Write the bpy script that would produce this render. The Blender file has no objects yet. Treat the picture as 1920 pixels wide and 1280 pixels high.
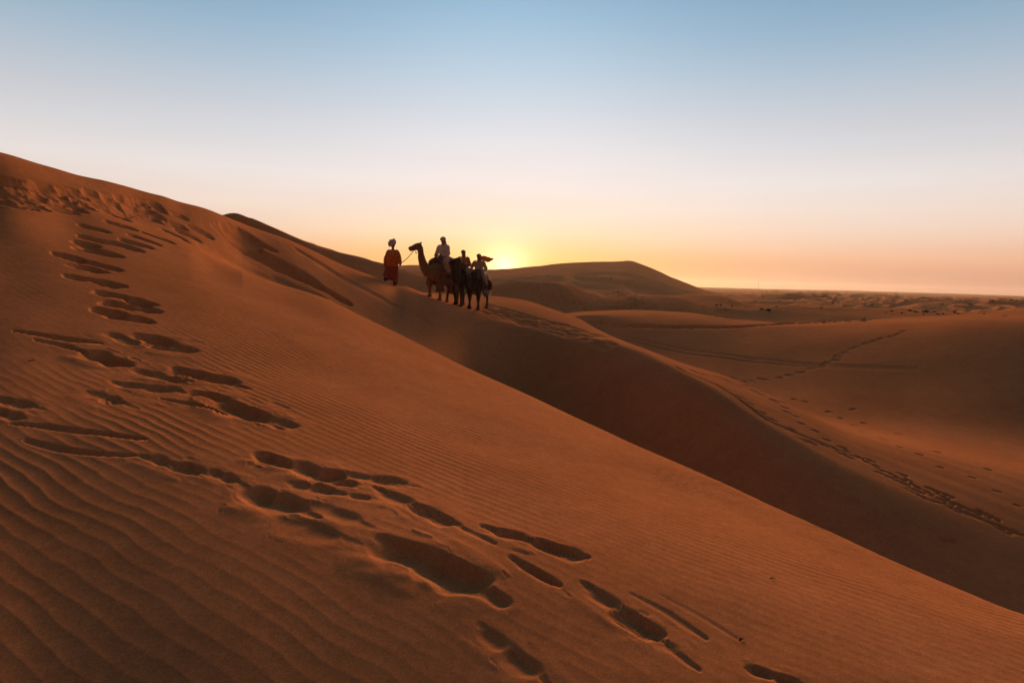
import bpy, bmesh, math, random
import numpy as np
from mathutils import Matrix, Vector

random.seed(7); np.random.seed(7)
S = bpy.context.scene
COL = S.collection
CAMZ = 6.0                       # height of the lens above the zero of the desert plain

# ------------------------------------------------------------------ camera
PITCH, ROLL, F = math.radians(5.09), math.radians(1.58), 1280.0      # 24 mm on 36 mm film, 1920 px wide
cd = bpy.data.cameras.new('camera'); cam = bpy.data.objects.new('camera', cd); COL.objects.link(cam)
cd.sensor_width = 36; cd.lens = 24; cd.clip_start = 0.05; cd.clip_end = 60000
CR = Matrix.Rotation(math.pi / 2 - PITCH, 4, 'X') @ Matrix.Rotation(ROLL, 4, 'Z')
cam.matrix_world = Matrix.Translation((0, 0, CAMZ)) @ CR
S.camera = cam
S.render.resolution_x = 1024; S.render.resolution_y = 682
S.view_settings.view_transform = 'Standard'; S.view_settings.look = 'None'
S.view_settings.gamma = 1.0; S.view_settings.use_curve_mapping = False
S.view_settings.exposure = 0.0

# ------------------------------------------------------------------ sky
SUN_AZ, SUN_EL = math.radians(-0.8), math.radians(1.2)     # azimuth from +Y towards +X
LAMP_EL = math.radians(10.5); LAMP_AZ = math.radians(7.0)

def lin(r, g, b):
    f = lambda c: c / 12.92 if c <= 0.04045 else ((c + 0.055) / 1.055) ** 2.4
    return (f(r / 255), f(g / 255), f(b / 255), 1)

w = bpy.data.worlds.new('World'); S.world = w; w.use_nodes = True
nt = w.node_tree; N = nt.nodes; L = nt.links; N.clear()
def mth(op, a, b=None, c=None):
    n = N.new('ShaderNodeMath'); n.operation = op
    for i, v in enumerate((a, b, c)):
        if v is None: continue
        if hasattr(v, 'links'): L.new(v, n.inputs[i])
        else: n.inputs[i].default_value = v
    return n.outputs[0]
def ramp(fac, stops, interp='LINEAR'):
    n = N.new('ShaderNodeValToRGB'); r = n.color_ramp; r.interpolation = interp
    while len(r.elements) < len(stops): r.elements.new(0.5)
    for e, (p, c) in zip(r.elements, stops): e.position = p; e.color = c
    L.new(fac, n.inputs[0]); return n.outputs[0]
def mixc(fac, a, b, mode='MIX'):
    n = N.new('ShaderNodeMix'); n.data_type = 'RGBA'; n.blend_type = mode; n.clamp_result = False
    for s, v in ((n.inputs[0], fac), (n.inputs[6], a), (n.inputs[7], b)):
        if hasattr(v, 'links'): L.new(v, s)
        else: s.default_value = v
    return n.outputs[2]
tc = N.new('ShaderNodeTexCoord'); sx = N.new('ShaderNodeSeparateXYZ'); L.new(tc.outputs['Generated'], sx.inputs[0])
X, Y, Z = sx.outputs
el = mth('MULTIPLY', mth('ARCSINE', Z), 180 / math.pi)                     # elevation in degrees
az = mth('MULTIPLY', mth('ARCTAN2', X, Y), 180 / math.pi)
da = mth('SUBTRACT', az, math.degrees(SUN_AZ)); de = mth('SUBTRACT', el, math.degrees(SUN_EL))
t = mth('DIVIDE', mth('ADD', el, 2.0), 92.0)
def P(e): return (e + 2.0) / 92.0
cool = ramp(t, [(0, lin(150, 105, 95)), (P(0), lin(194, 145, 124)), (P(1.0), lin(218, 163, 136)), (P(2.2), lin(238, 182, 148)), (P(3.7), lin(242, 206, 182)),
                (P(5.5), lin(241, 220, 206)), (P(8), lin(235, 227, 224)), (P(10.5), lin(217, 217, 221)), (P(12.5), lin(203, 208, 216)), (P(16.5), lin(168, 191, 210)),
                (P(19), lin(147, 178, 203)), (P(23), lin(124, 164, 195)), (P(32), lin(92, 132, 166)), (P(50), lin(76, 114, 148)), (P(90), lin(64, 98, 130))])
warm = ramp(t, [(0, lin(190, 110, 50)), (P(0), lin(255, 178, 78)), (P(1.5), lin(255, 194, 98)), (P(2.6), lin(254, 207, 138)), (P(3.8), lin(254, 222, 178)),
                (P(5.5), lin(250, 226, 205)), (P(8), lin(242, 229, 224)), (P(11), lin(229, 226, 229)), (P(13.9), lin(208, 216, 226)), (P(17), lin(184, 206, 223)),
                (P(20.7), lin(155, 190, 215)), (P(24), lin(132, 173, 204)), (P(32), lin(98, 140, 174)), (P(50), lin(78, 116, 150)), (P(90), lin(64, 98, 130))])
wf = mth('POWER', 2.71828, mth('MULTIPLY', mth('POWER', mth('DIVIDE', mth('ABSOLUTE', da), 15.0), 2.0), -1.0))
base = mixc(wf, cool, warm)
# the sky dims smoothly away from the sun
dv = N.new('ShaderNodeVectorMath'); dv.operation = 'DOT_PRODUCT'; L.new(tc.outputs['Generated'], dv.inputs[0])
dv.inputs[1].default_value = (math.sin(SUN_AZ) * math.cos(SUN_EL), math.cos(SUN_AZ) * math.cos(SUN_EL), math.sin(SUN_EL))
fall = mth('ADD', 0.15, mth('MULTIPLY', 0.87, mth('POWER', mth('MAXIMUM', mth('MULTIPLY', mth('ADD', dv.outputs['Value'], 1.0), 0.5), 0.0), 0.7)))
comb = N.new('ShaderNodeCombineXYZ')                    # and reddens a little: the dusk arch opposite the sun
for i, p_ in enumerate((0.85, 1.25, 1.5)): L.new(mth('POWER', fall, p_), comb.inputs[i])
base = mixc(1.0, base, comb.outputs[0], 'MULTIPLY')
def glow(sa, se, amp, col):
    q = mth('ADD', mth('POWER', mth('DIVIDE', mth('ABSOLUTE', da), sa), 2.0), mth('POWER', mth('DIVIDE', mth('ABSOLUTE', de), se), 2.0))
    g = mth('MULTIPLY', mth('POWER', 2.71828, mth('MULTIPLY', mth('SQRT', q), -1.0)), amp)
    return g, col
for sa, se, amp, colr in ((1.3, 1.0, 1.5, (1, 0.80, 0.55, 1)), (3.6, 1.4, 0.15, (1, 0.50, 0.16, 1))):
    g, c = glow(sa, se, amp, colr)
    gc = N.new('ShaderNodeCombineXYZ')
    for i in range(3): L.new(mth('MULTIPLY', g, c[i]), gc.inputs[i])
    base = mixc(1.0, base, gc.outputs[0], 'ADD')
mpn = N.new('ShaderNodeMapping'); mpn.inputs['Scale'].default_value = (2.0, 2.0, 26.0); L.new(tc.outputs['Generated'], mpn.inputs['Vector'])
nzn = N.new('ShaderNodeTexNoise'); nzn.inputs['Scale'].default_value = 1.6; nzn.inputs['Detail'].default_value = 5; L.new(mpn.outputs[0], nzn.inputs['Vector'])
lowf = mth('POWER', 2.71828, mth('MULTIPLY', mth('ABSOLUTE', el), -0.16))
dst = mth('ADD', 1.0, mth('MULTIPLY', mth('MULTIPLY', mth('SUBTRACT', nzn.outputs['Fac'], 0.5), lowf), 0.22))
cdst = N.new('ShaderNodeCombineXYZ')
for i, p_ in enumerate((0.8, 1.0, 1.1)): L.new(mth('POWER', dst, p_), cdst.inputs[i])
base = mixc(1.0, base, cdst.outputs[0], 'MULTIPLY')
sk = N.new('ShaderNodeTexSky'); sk.sky_type = 'NISHITA'; sk.sun_disc = False
sk.sun_elevation = LAMP_EL; sk.sun_rotation = LAMP_AZ
bg1 = N.new('ShaderNodeBackground'); bg1.inputs[1].default_value = 1.0; L.new(base, bg1.inputs[0])
bg2 = N.new('ShaderNodeBackground'); bg2.inputs[1].default_value = 0.0005; L.new(sk.outputs[0], bg2.inputs[0])
ad = N.new('ShaderNodeAddShader'); L.new(bg1.outputs[0], ad.inputs[0]); L.new(bg2.outputs[0], ad.inputs[1])
wo = N.new('ShaderNodeOutputWorld'); L.new(ad.outputs[0], wo.inputs[0])

# ------------------------------------------------------------------ sun lamp (stands for the broad sunset glow, set above the visible sun)
ld = bpy.data.lights.new('sun', 'SUN'); sun = bpy.data.objects.new('sun', ld); COL.objects.link(sun)
ld.energy = 5.0; ld.angle = math.radians(14); ld.color = (1.0, 0.60, 0.30)
sd = Vector((math.sin(LAMP_AZ) * math.cos(LAMP_EL), math.cos(LAMP_AZ) * math.cos(LAMP_EL), math.sin(LAMP_EL)))
sun.rotation_euler = sd.to_track_quat('Z', 'Y').to_euler()

# ------------------------------------------------------------------ materials
def mat(name, col, rough=0.9, var=0.12, scale=40.0, sheen=0.0, bump=0.0, stripes=None, spec=0.2):
    m = bpy.data.materials.new(name); m.use_nodes = True
    n = m.node_tree.nodes; l = m.node_tree.links; b = n['Principled BSDF']
    b.inputs['Roughness'].default_value = rough; b.inputs['Specular IOR Level'].default_value = spec
    if sheen:
        b.inputs['Sheen Weight'].default_value = sheen; b.inputs['Sheen Roughness'].default_value = 0.5
    tcn = n.new('ShaderNodeTexCoord'); nz = n.new('ShaderNodeTexNoise')
    nz.inputs['Scale'].default_value = scale; nz.inputs['Detail'].default_value = 4
    l.new(tcn.outputs['Object'], nz.inputs['Vector'])
    r = n.new('ShaderNodeValToRGB'); r.color_ramp.elements[0].position = 0.25; r.color_ramp.elements[1].position = 0.75
    r.color_ramp.elements[0].color = (*[max(0, c * (1 - var)) for c in col], 1)
    r.color_ramp.elements[1].color = (*[c * (1 + var) for c in col], 1)
    l.new(nz.outputs['Fac'], r.inputs[0]); out = r.outputs[0]
    if stripes:
        wv = n.new('ShaderNodeTexWave'); wv.bands_direction = stripes[0]; wv.inputs['Scale'].default_value = stripes[1]
        wv.inputs['Distortion'].default_value = 0.4
        l.new(tcn.outputs['Object'], wv.inputs['Vector'])
        r2 = n.new('ShaderNodeValToRGB'); r2.color_ramp.interpolation = 'CONSTANT'
        r2.color_ramp.elements[0].color = (0, 0, 0, 1); r2.color_ramp.elements[1].color = (1, 1, 1, 1); r2.color_ramp.elements[1].position = 0.72
        l.new(wv.outputs['Color'], r2.inputs[0])
        mx = n.new('ShaderNodeMix'); mx.data_type = 'RGBA'; l.new(r2.outputs[0], mx.inputs[0]); l.new(out, mx.inputs[6])
        mx.inputs[7].default_value = (*stripes[2], 1); out = mx.outputs[2]
    l.new(out, b.inputs['Base Color'])
    if bump:
        bp = n.new('ShaderNodeBump'); bp.inputs['Strength'].default_value = bump; bp.inputs['Distance'].default_value = 0.02
        l.new(nz.outputs['Fac'], bp.inputs['Height']); l.new(bp.outputs[0], b.inputs['Normal'])
    return m

def translucent(m, k=.35):
    n = m.node_tree.nodes; l = m.node_tree.links; b = n['Principled BSDF']; o = n['Material Output']
    t_ = n.new('ShaderNodeBsdfTranslucent'); x = n.new('ShaderNodeMixShader'); x.inputs[0].default_value = k
    src = b.inputs['Base Color'].links[0].from_socket; l.new(src, t_.inputs['Color'])
    l.new(b.outputs[0], x.inputs[1]); l.new(t_.outputs[0], x.inputs[2]); l.new(x.outputs[0], o.inputs['Surface'])
    return m

def sand_material():
    m = bpy.data.materials.new('sand'); m.use_nodes = True
    n = m.node_tree.nodes; l = m.node_tree.links; b = n['Principled BSDF']
    b.inputs['Roughness'].default_value = 1.0; b.inputs['Specular IOR Level'].default_value = 0.0
    tcn = n.new('ShaderNodeTexCoord')
    def noise(scale, detail, rough=0.6):
        z = n.new('ShaderNodeTexNoise'); z.inputs['Scale'].default_value = scale; z.inputs['Detail'].default_value = detail
        z.inputs['Roughness'].default_value = rough; l.new(tcn.outputs['Object'], z.inputs['Vector']); return z.outputs['Fac']
    def mul(fac, lo, hi, prev, p0=0.3, p1=0.7):
        r = n.new('ShaderNodeValToRGB'); r.color_ramp.elements[0].position = p0; r.color_ramp.elements[1].position = p1
        r.color_ramp.elements[0].color = (lo, lo, lo, 1); r.color_ramp.elements[1].color = (hi, hi, hi, 1); l.new(fac, r.inputs[0])
        mx = n.new('ShaderNodeMix'); mx.data_type = 'RGBA'; mx.blend_type = 'MULTIPLY'; mx.inputs[0].default_value = 1
        l.new(prev, mx.inputs[6]); l.new(r.outputs[0], mx.inputs[7]); return mx.outputs[2]
    r = n.new('ShaderNodeValToRGB')
    r.color_ramp.elements[0].color = (*SAND_A, 1); r.color_ramp.elements[1].color = (*SAND_B, 1)
    r.color_ramp.elements[0].position = 0.3; r.color_ramp.elements[1].position = 0.7
    l.new(noise(0.35, 5), r.inputs[0]); c = r.outputs[0]
    c = mul(noise(260, 2, 0.8), 0.74, 1.26, c)
    c = mul(noise(90, 2, 0.8), 0.84, 1.16, c)
    c = mul(noise(30, 2, 0.8), 0.90, 1.10, c)
    c = mul(noise(9, 3), 0.92, 1.08, c)
    c = mul(noise(2.2, 3), 0.94, 1.06, c)
    l.new(c, b.inputs['Base Color'])
    bp = n.new('ShaderNodeBump'); bp.inputs['Strength'].default_value = 0.35; bp.inputs['Distance'].default_value = 0.004
    l.new(noise(300, 3, 0.8), bp.inputs['Height']); l.new(bp.outputs[0], b.inputs['Normal'])
    return m
HAZE = 0.00009
SAND_A = (0.455, 0.145, 0.050); SAND_B = (0.515, 0.172, 0.064)
M_SAND = sand_material()

# ------------------------------------------------------------------ numpy noise
def _hash(ix, iy, seed):
    h = (ix.astype(np.int64) * 374761393 + iy.astype(np.int64) * 668265263 + seed * 1442695041) & 0xFFFFFFFF
    h = ((h ^ (h >> 13)) * 1274126177) & 0xFFFFFFFF
    return (h ^ (h >> 16)) & 0xFFFFFFFF
def perlin(x, y, seed=0):
    x0 = np.floor(x); y0 = np.floor(y); fx = x - x0; fy = y - y0
    u = fx * fx * fx * (fx * (fx * 6 - 15) + 10); v = fy * fy * fy * (fy * (fy * 6 - 15) + 10)
    def g(dx, dy):
        a = _hash(x0 + dx, y0 + dy, seed) * (2 * math.pi / 4294967296.0)
        return np.cos(a) * (fx - dx) + np.sin(a) * (fy - dy)
    a = g(0, 0) * (1 - u) + g(1, 0) * u; b = g(0, 1) * (1 - u) + g(1, 1) * u
    return (a * (1 - v) + b * v) * 1.4
def fbm(x, y, seed=0, o=3):
    s = 0; a = 1.0
    for i in range(o):
        s = s + a * perlin(x * 2 ** i, y * 2 ** i, seed + i); a *= 0.5
    return s
def sstep(a, b, x):
    t = np.clip((x - a) / (b - a), 0, 1); return t * t * (3 - 2 * t)

# ------------------------------------------------------------------ pixel helpers (photo 1920x1280 -> bearing and slope of the ray)
CRn = np.array(CR.to_3x3())
def ray(px, py):
    d = CRn @ np.array([(px - 960) / F, -(py - 640) / F, -1.0])
    return d
def at(px, py, Yd):
    d = ray(px, py); d = d * (Yd / d[1]); return d          # relative to the lens
def az_r_z(px, py, Yd):
    x, y, z = at(px, py, Yd); return math.atan2(x, y), math.hypot(x, y), z

# ------------------------------------------------------------------ terrain: crest and trough lines of the dunes
LN = []
def line(pts): LN.append([az_r_z(*p) for p in pts])
def linez(pts):                                              # (px, Y, z): height given instead of a pixel row
    out = []
    for px, Yd, z in pts:
        x = at(px, 560, Yd)[0]; out.append((math.atan2(x, Yd), math.hypot(x, Yd), z))
    LN.append(out)
# 0 under the camera, 1 frame bottom, 2-4 windward face of the near dune
linez([(-200, .3, -1.7), (480, .3, -1.72), (960, .3, -1.75), (1440, .3, -1.72), (2100, .3, -1.68)])
line([(-200, 1300, 2.0), (0, 1280, 2.2), (480, 1280, 2.35), (960, 1280, 2.68), (1440, 1280, 2.9), (1920, 1280, 2.98), (2100, 1290, 3.0)])
line([(-200, 900, 2.9), (0, 900, 3.25), (480, 960, 3.4), (820, 1000, 3.7), (960, 1020, 3.8), (1280, 1120, 3.5), (1440, 1160, 3.4), (1600, 1190, 3.25), (1920, 1235, 3.2), (2100, 1260, 3.15)])
line([(-200, 640, 5.5), (0, 640, 6), (147, 640, 6.3), (349, 640, 7), (480, 680, 7.3), (640, 720, 7.4), (820, 780, 6.8), (960, 810, 6.5), (1113, 890, 5.6), (1280, 965, 4.9), (1440, 1040, 4.5), (1600, 1100, 4.2), (1920, 1190, 3.75), (2100, 1240, 3.6)])
line([(-200, 480, 8.5), (0, 480, 9), (147, 520, 9), (349, 540, 10), (480, 580, 10.5), (640, 640, 10), (820, 715, 9), (960, 768, 8.2), (1113, 842, 7.2), (1280, 917, 6.4), (1440, 987, 5.6), (1600, 1055, 5), (1920, 1170, 4.05), (2100, 1225, 3.85)])
# 5 crest of the near dune
line([(-200, 380, 10), (0, 390, 10.8), (147, 410, 12.3), (349, 459, 14), (404, 485, 14.5), (514, 529, 14.5), (602, 557, 14), (700, 606, 13.5), (820, 665, 12), (880, 694, 11.5),
      (1000, 748, 10.5), (1113, 799, 9.6), (1280, 873, 8.2), (1340, 900, 7.7), (1440, 945, 6.9), (1630, 1032, 5.6), (1780, 1098, 4.9), (1920, 1155, 4.4), (2100, 1225, 4.05)])
# 6 trough behind it
linez([(-200, 10.6, 1.18), (0, 11.4, 1.16), (147, 13, 1.20), (260, 14.4, 1.02), (349, 15.4, .78), (404, 15.9, .46), (450, 16.2, .10), (514, 16.4, -.34), (602, 16.2, -.75), (700, 16.2, -1.4), (820, 16.6, -2.35), (900, 18, -3.5),
       (1000, 19.2, -4.2), (1113, 16.8, -4.5), (1280, 13.4, -4.6), (1395, 12, -4.55), (1600, 9.5, -4.6), (1920, 7.4, -4.75), (2100, 6.6, -4.8)])
RT1 = 6
# 7 the ridge the caravan walks along
line([(-200, 235, 11), (0, 284, 13), (147, 325, 15), (235, 347, 16.5), (257, 355, 17), (308, 369, 18), (340, 380, 18.8), (367, 386, 19.4), (392, 393, 20), (415, 402, 20.5), (477, 428, 22),
      (543, 452, 23.2), (584, 470, 24), (640, 496, 25), (680, 511, 25.6), (716, 525, 26), (744, 537, 26.3), (760, 536, 26.4), (789, 549, 26.5), (836, 566, 26.6), (883, 580, 26.5),
      (914, 588, 26.3), (960, 604, 25.8), (1010, 616, 25), (1070, 630, 23.8), (1135, 640, 22), (1205, 659, 20.2), (1270, 690, 18.3), (1346, 732, 16.4), (1395, 765, 15.4), (1443, 795, 14.6), (1600, 880, 13), (1920, 1010, 11.3), (2100, 1075, 10.8)])
RT2 = 7
# 8 shoulder behind the ridge, 9 valley floor
line([(-200, 300, 20), (0, 330, 21), (300, 400, 27), (415, 425, 29), (543, 470, 31), (640, 512, 33), (700, 536, 33), (760, 548, 34), (800, 549, 35), (860, 553, 36), (912, 554, 36.5), (977, 562, 36), (1032, 578, 34), (1086, 598, 31.5),
      (1118, 617, 29), (1150, 632, 27), (1205, 652, 24.5), (1280, 680, 22), (1346, 700, 20.5), (1443, 745, 18.5), (1600, 830, 15.5), (1920, 930, 13.4), (2100, 990, 12.8)])
linez([(-200, 34, -2), (0, 36, -2), (415, 42, -2.6), (640, 44, -3), (800, 46, -3.6), (960, 45, -4), (1086, 41, -4.1), (1205, 33, -4.1), (1346, 29, -4.2), (1443, 27, -4.4), (1600, 24, -4.55), (1920, 20.5, -4.65), (2100, 20, -4.7)])
line([(-200, 440, 42), (300, 480, 44), (600, 550, 46), (760, 570, 46.5), (912, 592, 46), (1020, 600, 45), (1067, 594, 45), (1107, 590.5, 45.5), (1205, 589, 46), (1292, 592.5, 46), (1346, 598, 46), (1389, 603, 45.5), (1450, 609, 43), (1500, 610, 42), (1600, 607, 40), (1700, 603, 38), (1800, 598, 36), (1920, 597, 34), (2100, 595, 33)])
# 10 small dune beyond the basin and its mound on the right, 11 dip behind it
line([(-200, 420, 52), (300, 470, 52), (600, 540, 52), (760, 560, 52), (912, 585, 52), (1020, 594, 52), (1067, 587, 52), (1107, 583, 52), (1205, 581.5, 52), (1292, 586, 53), (1346, 594, 53), (1389, 600, 53), (1450, 604, 51), (1500, 604, 50), (1600, 601, 49), (1700, 596, 47), (1800, 590, 45), (1920, 588, 43), (2100, 586, 42)])
linez([(-200, 66, -1), (640, 66, -3.4), (760, 66, -3.8), (960, 64, -4), (1067, 62, -3.6), (1205, 62, -3.5), (1389, 64, -4.0), (1600, 66, -4.0), (1920, 62, -4.2), (2100, 62, -4.2)])
# 12 dunes in the middle distance, 13 dip
line([(-200, 360, 70), (300, 385, 70), (380, 402, 70), (418, 402, 70), (441, 399, 70), (463, 406, 70), (514, 426, 70), (558, 446, 71), (640, 478, 73), (700, 494, 75), (760, 510, 78), (800, 522, 80), (860, 535, 80), (918, 540, 76), (977, 537, 74), (1030, 543, 74), (1064, 541, 76), (1097, 556, 77), (1130, 570, 77), (1151, 573, 77), (1180, 566, 78), (1237, 560, 80),
      (1286, 557, 82), (1346, 559, 84), (1390, 569, 84), (1440, 575, 84), (1600, 580, 84), (1920, 582, 84), (2100, 584, 84)])
linez([(-200, 110, -3), (640, 110, -3.2), (760, 112, -3.4), (960, 110, -4), (1205, 112, -4.2), (1400, 125, -4.6), (1920, 130, -4.8), (2100, 130, -4.8)])
# 14 the big far dune, 15 plain
line([(-200, 420, 200), (300, 470, 210), (600, 488, 220), (700, 496, 220), (749, 499, 220), (769, 497.5, 220), (800, 498, 220), (850, 502, 220), (911, 506, 220), (960, 504, 222), (1000, 500.5, 224), (1059, 494.5, 226), (1124, 491.5, 228), (1168, 490, 230), (1181, 489, 230), (1192, 492.5, 230), (1227, 505.5, 228), (1259, 520, 225), (1292, 533, 222), (1318, 543, 220), (1370, 556, 220),
      (1440, 560, 220), (1600, 564, 220), (1920, 572, 220), (2100, 577, 220)])
linez([(-200, 330, -5.2), (960, 330, -5.2), (1260, 330, -5.6), (1400, 330, -5.8), (2100, 330, -5.8)])
linez([(-200, 3100, -6), (960, 3100, -6), (2100, 3100, -6)])

# the windward face: one smooth surface through the points chosen above
fp = [(p, i) for i in range(1, 6) for p in LN[i]]
A_ = []; b_ = []; w_ = []
def basis(x, y): x, y = x / 6, y / 8; return [1, x, y, x * x, x * y, y * y, x**3, x * x * y, x * y * y, y**3]
for (a, r, z), i in fp:
    x, y = r * math.sin(a), r * math.cos(a); A_.append(basis(x, y)); b_.append(z); w_.append(2.0 if i == 5 else 1.0)
A_ = np.array(A_); b_ = np.array(b_); w_ = np.array(w_)
cf = np.linalg.lstsq(A_ * w_[:, None], b_ * w_, rcond=None)[0]
for i in range(1, 5):
    LN[i] = [(a, r, float(np.dot(basis(r * math.sin(a), r * math.cos(a)), cf))) for a, r, z in LN[i]]
for i in range(0, 5):                                           # close to the lens the slope leans towards it
    LN[i] = [(a, r, z - .051 * max(0.0, 4.3 - r * math.cos(a)) ** 2 * (1 if i else .62)) for a, r, z in LN[i]]
print('fit residual', np.abs(A_ @ cf - b_).max(), [round(float(v), 2) for v in (A_ @ cf - b_)])

# columns: dense over the lens' view, coarse round the back
AZ1 = math.radians(43)
az_in = np.linspace(-AZ1, AZ1, 1200)
side = AZ1 + (math.pi - AZ1) * (np.linspace(0, 1, 42)[1:] ** 1.5)
AZ = np.concatenate([-side[::-1], az_in, side])
def pchip1(xs, ys, q):
    xs = np.asarray(xs, float); ys = np.asarray(ys, float)
    h = np.diff(xs); d = np.diff(ys) / h; m = np.zeros_like(ys)
    for i in range(1, len(xs) - 1):
        if d[i - 1] * d[i] > 0:
            w1 = 2 * h[i] + h[i - 1]; w2 = h[i] + 2 * h[i - 1]; m[i] = (w1 + w2) / (w1 / d[i - 1] + w2 / d[i])
    m[0] = d[0]; m[-1] = d[-1]
    k = np.clip(np.searchsorted(xs, q) - 1, 0, len(h) - 1); tt = np.clip((q - xs[k]) / h[k], 0, 1)
    return ys[k] * (2 * tt**3 - 3 * tt**2 + 1) + h[k] * m[k] * (tt**3 - 2 * tt**2 + tt) + ys[k + 1] * (3 * tt**2 - 2 * tt**3) + h[k] * m[k + 1] * (tt**3 - tt**2)
fine = np.linspace(-math.radians(43.5), math.radians(43.5), 2001)
gk = np.exp(-0.5 * (np.arange(-20, 21) / 5.0) ** 2); gk /= gk.sum()
def gsm(a): return np.convolve(np.pad(a, 20, mode='edge'), gk, 'valid')
RL, ZL = [], []
for ln in LN:
    a = [p[0] for p in ln]
    lr = gsm(pchip1(a, [math.log(p[1]) for p in ln], np.clip(fine, a[0], a[-1])))
    zz = gsm(pchip1(a, [p[2] for p in ln], np.clip(fine, a[0], a[-1])))
    def full(v, q):                                         # round the back: blend from the right edge to the left edge
        o = np.interp(q, fine, v); e = fine[-1]
        back = (np.abs(q) > e); qq = np.where(q > 0, q, q + 2 * math.pi)
        tt = (qq - e) / (2 * math.pi - 2 * e); tt = np.clip(tt, 0, 1); tt = tt * tt * (3 - 2 * tt)
        return np.where(back, v[-1] * (1 - tt) + v[0] * tt, o)
    RL.append((lr, full)); ZL.append((zz, full))
def lines_at(q):
    q = np.atleast_1d(q)
    R = np.array([np.exp(f(v, q)) for v, f in RL]); Zz = np.array([f(v, q) for v, f in ZL])
    for i in range(1, len(R)): R[i] = np.maximum(R[i], R[i - 1] * 1.03)
    return R, Zz
def slopes(R, Zz):
    h = np.diff(R, axis=0); d = np.diff(Zz, axis=0) / h; m = np.zeros_like(Zz)
    w1 = 2 * h[1:] + h[:-1]; w2 = h[1:] + 2 * h[:-1]
    ok = d[:-1] * d[1:] > 0
    with np.errstate(all='ignore'):
        mm = (w1 + w2) / (w1 / d[:-1] + w2 / d[1:])
    m[1:-1] = np.where(ok, mm, 0); m[0] = d[0]; m[-1] = d[-1]
    return m
def profile(R, Zz, m, r):
    """R, Zz, m: K x C; r: n x C (or n x 1) -> n x C"""
    out = np.broadcast_to(Zz[0], (r.shape[0], R.shape[1])).copy()
    for k in range(len(R) - 1):
        h = R[k + 1] - R[k]; tt = (r - R[k]) / h
        v = Zz[k] * (2 * tt**3 - 3 * tt**2 + 1) + h * m[k] * (tt**3 - 2 * tt**2 + tt) + Zz[k + 1] * (3 * tt**2 - 2 * tt**3) + h * m[k + 1] * (tt**3 - tt**2)
        msk = (tt >= 0) & ((tt < 1) | (k == len(R) - 2))
        out = np.where(msk, v, out)
    return out
RROW = np.concatenate([np.geomspace(.12, 1.2, 14)[:-1], np.geomspace(1.2, 30, 760)[:-1], np.geomspace(30, 72, 200)[:-1], np.geomspace(72, 330, 120)[:-1], np.geomspace(330, 3100, 90)])
RAMP = np.geomspace(1.0, 3000, 4600)
def hit(px, py):
    """the point of the bare dunes seen at a pixel"""
    d = ray(px, py); a = math.atan2(d[0], d[1]); sl = d[2] / math.hypot(d[0], d[1])
    R, Zz = lines_at(a); z = profile(R, Zz, slopes(R, Zz), RAMP[:, None])[:, 0]
    g = z - RAMP * sl; i = np.argmax(g > 0)
    if g[i] <= 0: return None
    r = RAMP[i]
    if i > 0:
        f = g[i - 1] / (g[i - 1] - g[i]); r = RAMP[i - 1] + f * (RAMP[i] - RAMP[i - 1])
    return np.array([r * math.sin(a), r * math.cos(a)])

R, Zz = lines_at(AZ)
H = np.empty((len(RROW), len(AZ)))
sl = slopes(R, Zz)
for s in range(0, len(AZ), 200):
    H[:, s:s + 200] = profile(R[:, s:s + 200], Zz[:, s:s + 200], sl[:, s:s + 200], RROW[:, None])
GX = RROW[:, None] * np.sin(AZ)[None]; GY = RROW[:, None] * np.cos(AZ)[None]
RR = np.broadcast_to(RROW[:, None], H.shape)

# broad unevenness
H += 0.022 * perlin(GX / 1.7, GY / 1.7, 3) * sstep(.5, 3, RR) * (1 - sstep(9, 16, RR))
H += 0.05 * perlin(GX / 4.3, GY / 4.3, 5) * sstep(10, 16, RR) * (1 - sstep(60, 90, RR))
# slide marks running down the shaded faces
H += 0.012 * perlin((GX * .8 + GY * .6) / .55, (GX * -.6 + GY * .8) / 4.5, 7) * sstep(12, 16, RR) * (1 - sstep(19, 25, RR))
# the plain: hummocks and low dunes
n1 = fbm(GX / 46, GY / 30, 11, 3); BIG = (1 - .86 * sstep(158, 190, RR) * (1 - sstep(290, 400, RR)) * (1 - sstep(.28, .40, np.broadcast_to(AZ[None], RR.shape))))   # the big dune itself is smooth
n2 = (1 - np.abs(fbm(GX / 24, GY / 15, 21, 2)) * 1.8); n2 = np.where(n2 > 0, n2 ** 1.5, n2 * .4)
H += (1.4 * n1 + 2.6 * (n2 - .45)) * sstep(88, 125, RR) * (1 - sstep(700, 1500, RR)) * np.where(RR < 230, .62, 1.0) * BIG
H += 0.35 * np.clip(n2, 0, 1) * sstep(56, 64, RR) * (1 - sstep(86, 100, RR))
n3 = fbm(GX / 160, GY / 90, 31, 3)
H += 2.4 * BIG * np.clip(n3, -.2, 1) * sstep(280, 420, RR) * (1 - sstep(1800, 2800, RR))
n4 = fbm(GX / 1500, GY / 900, 41, 2)
H += 6.0 * np.clip(n4, 0, 1) * sstep(1300, 2000, RR) * (1 - sstep(2700, 3050, RR))

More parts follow.
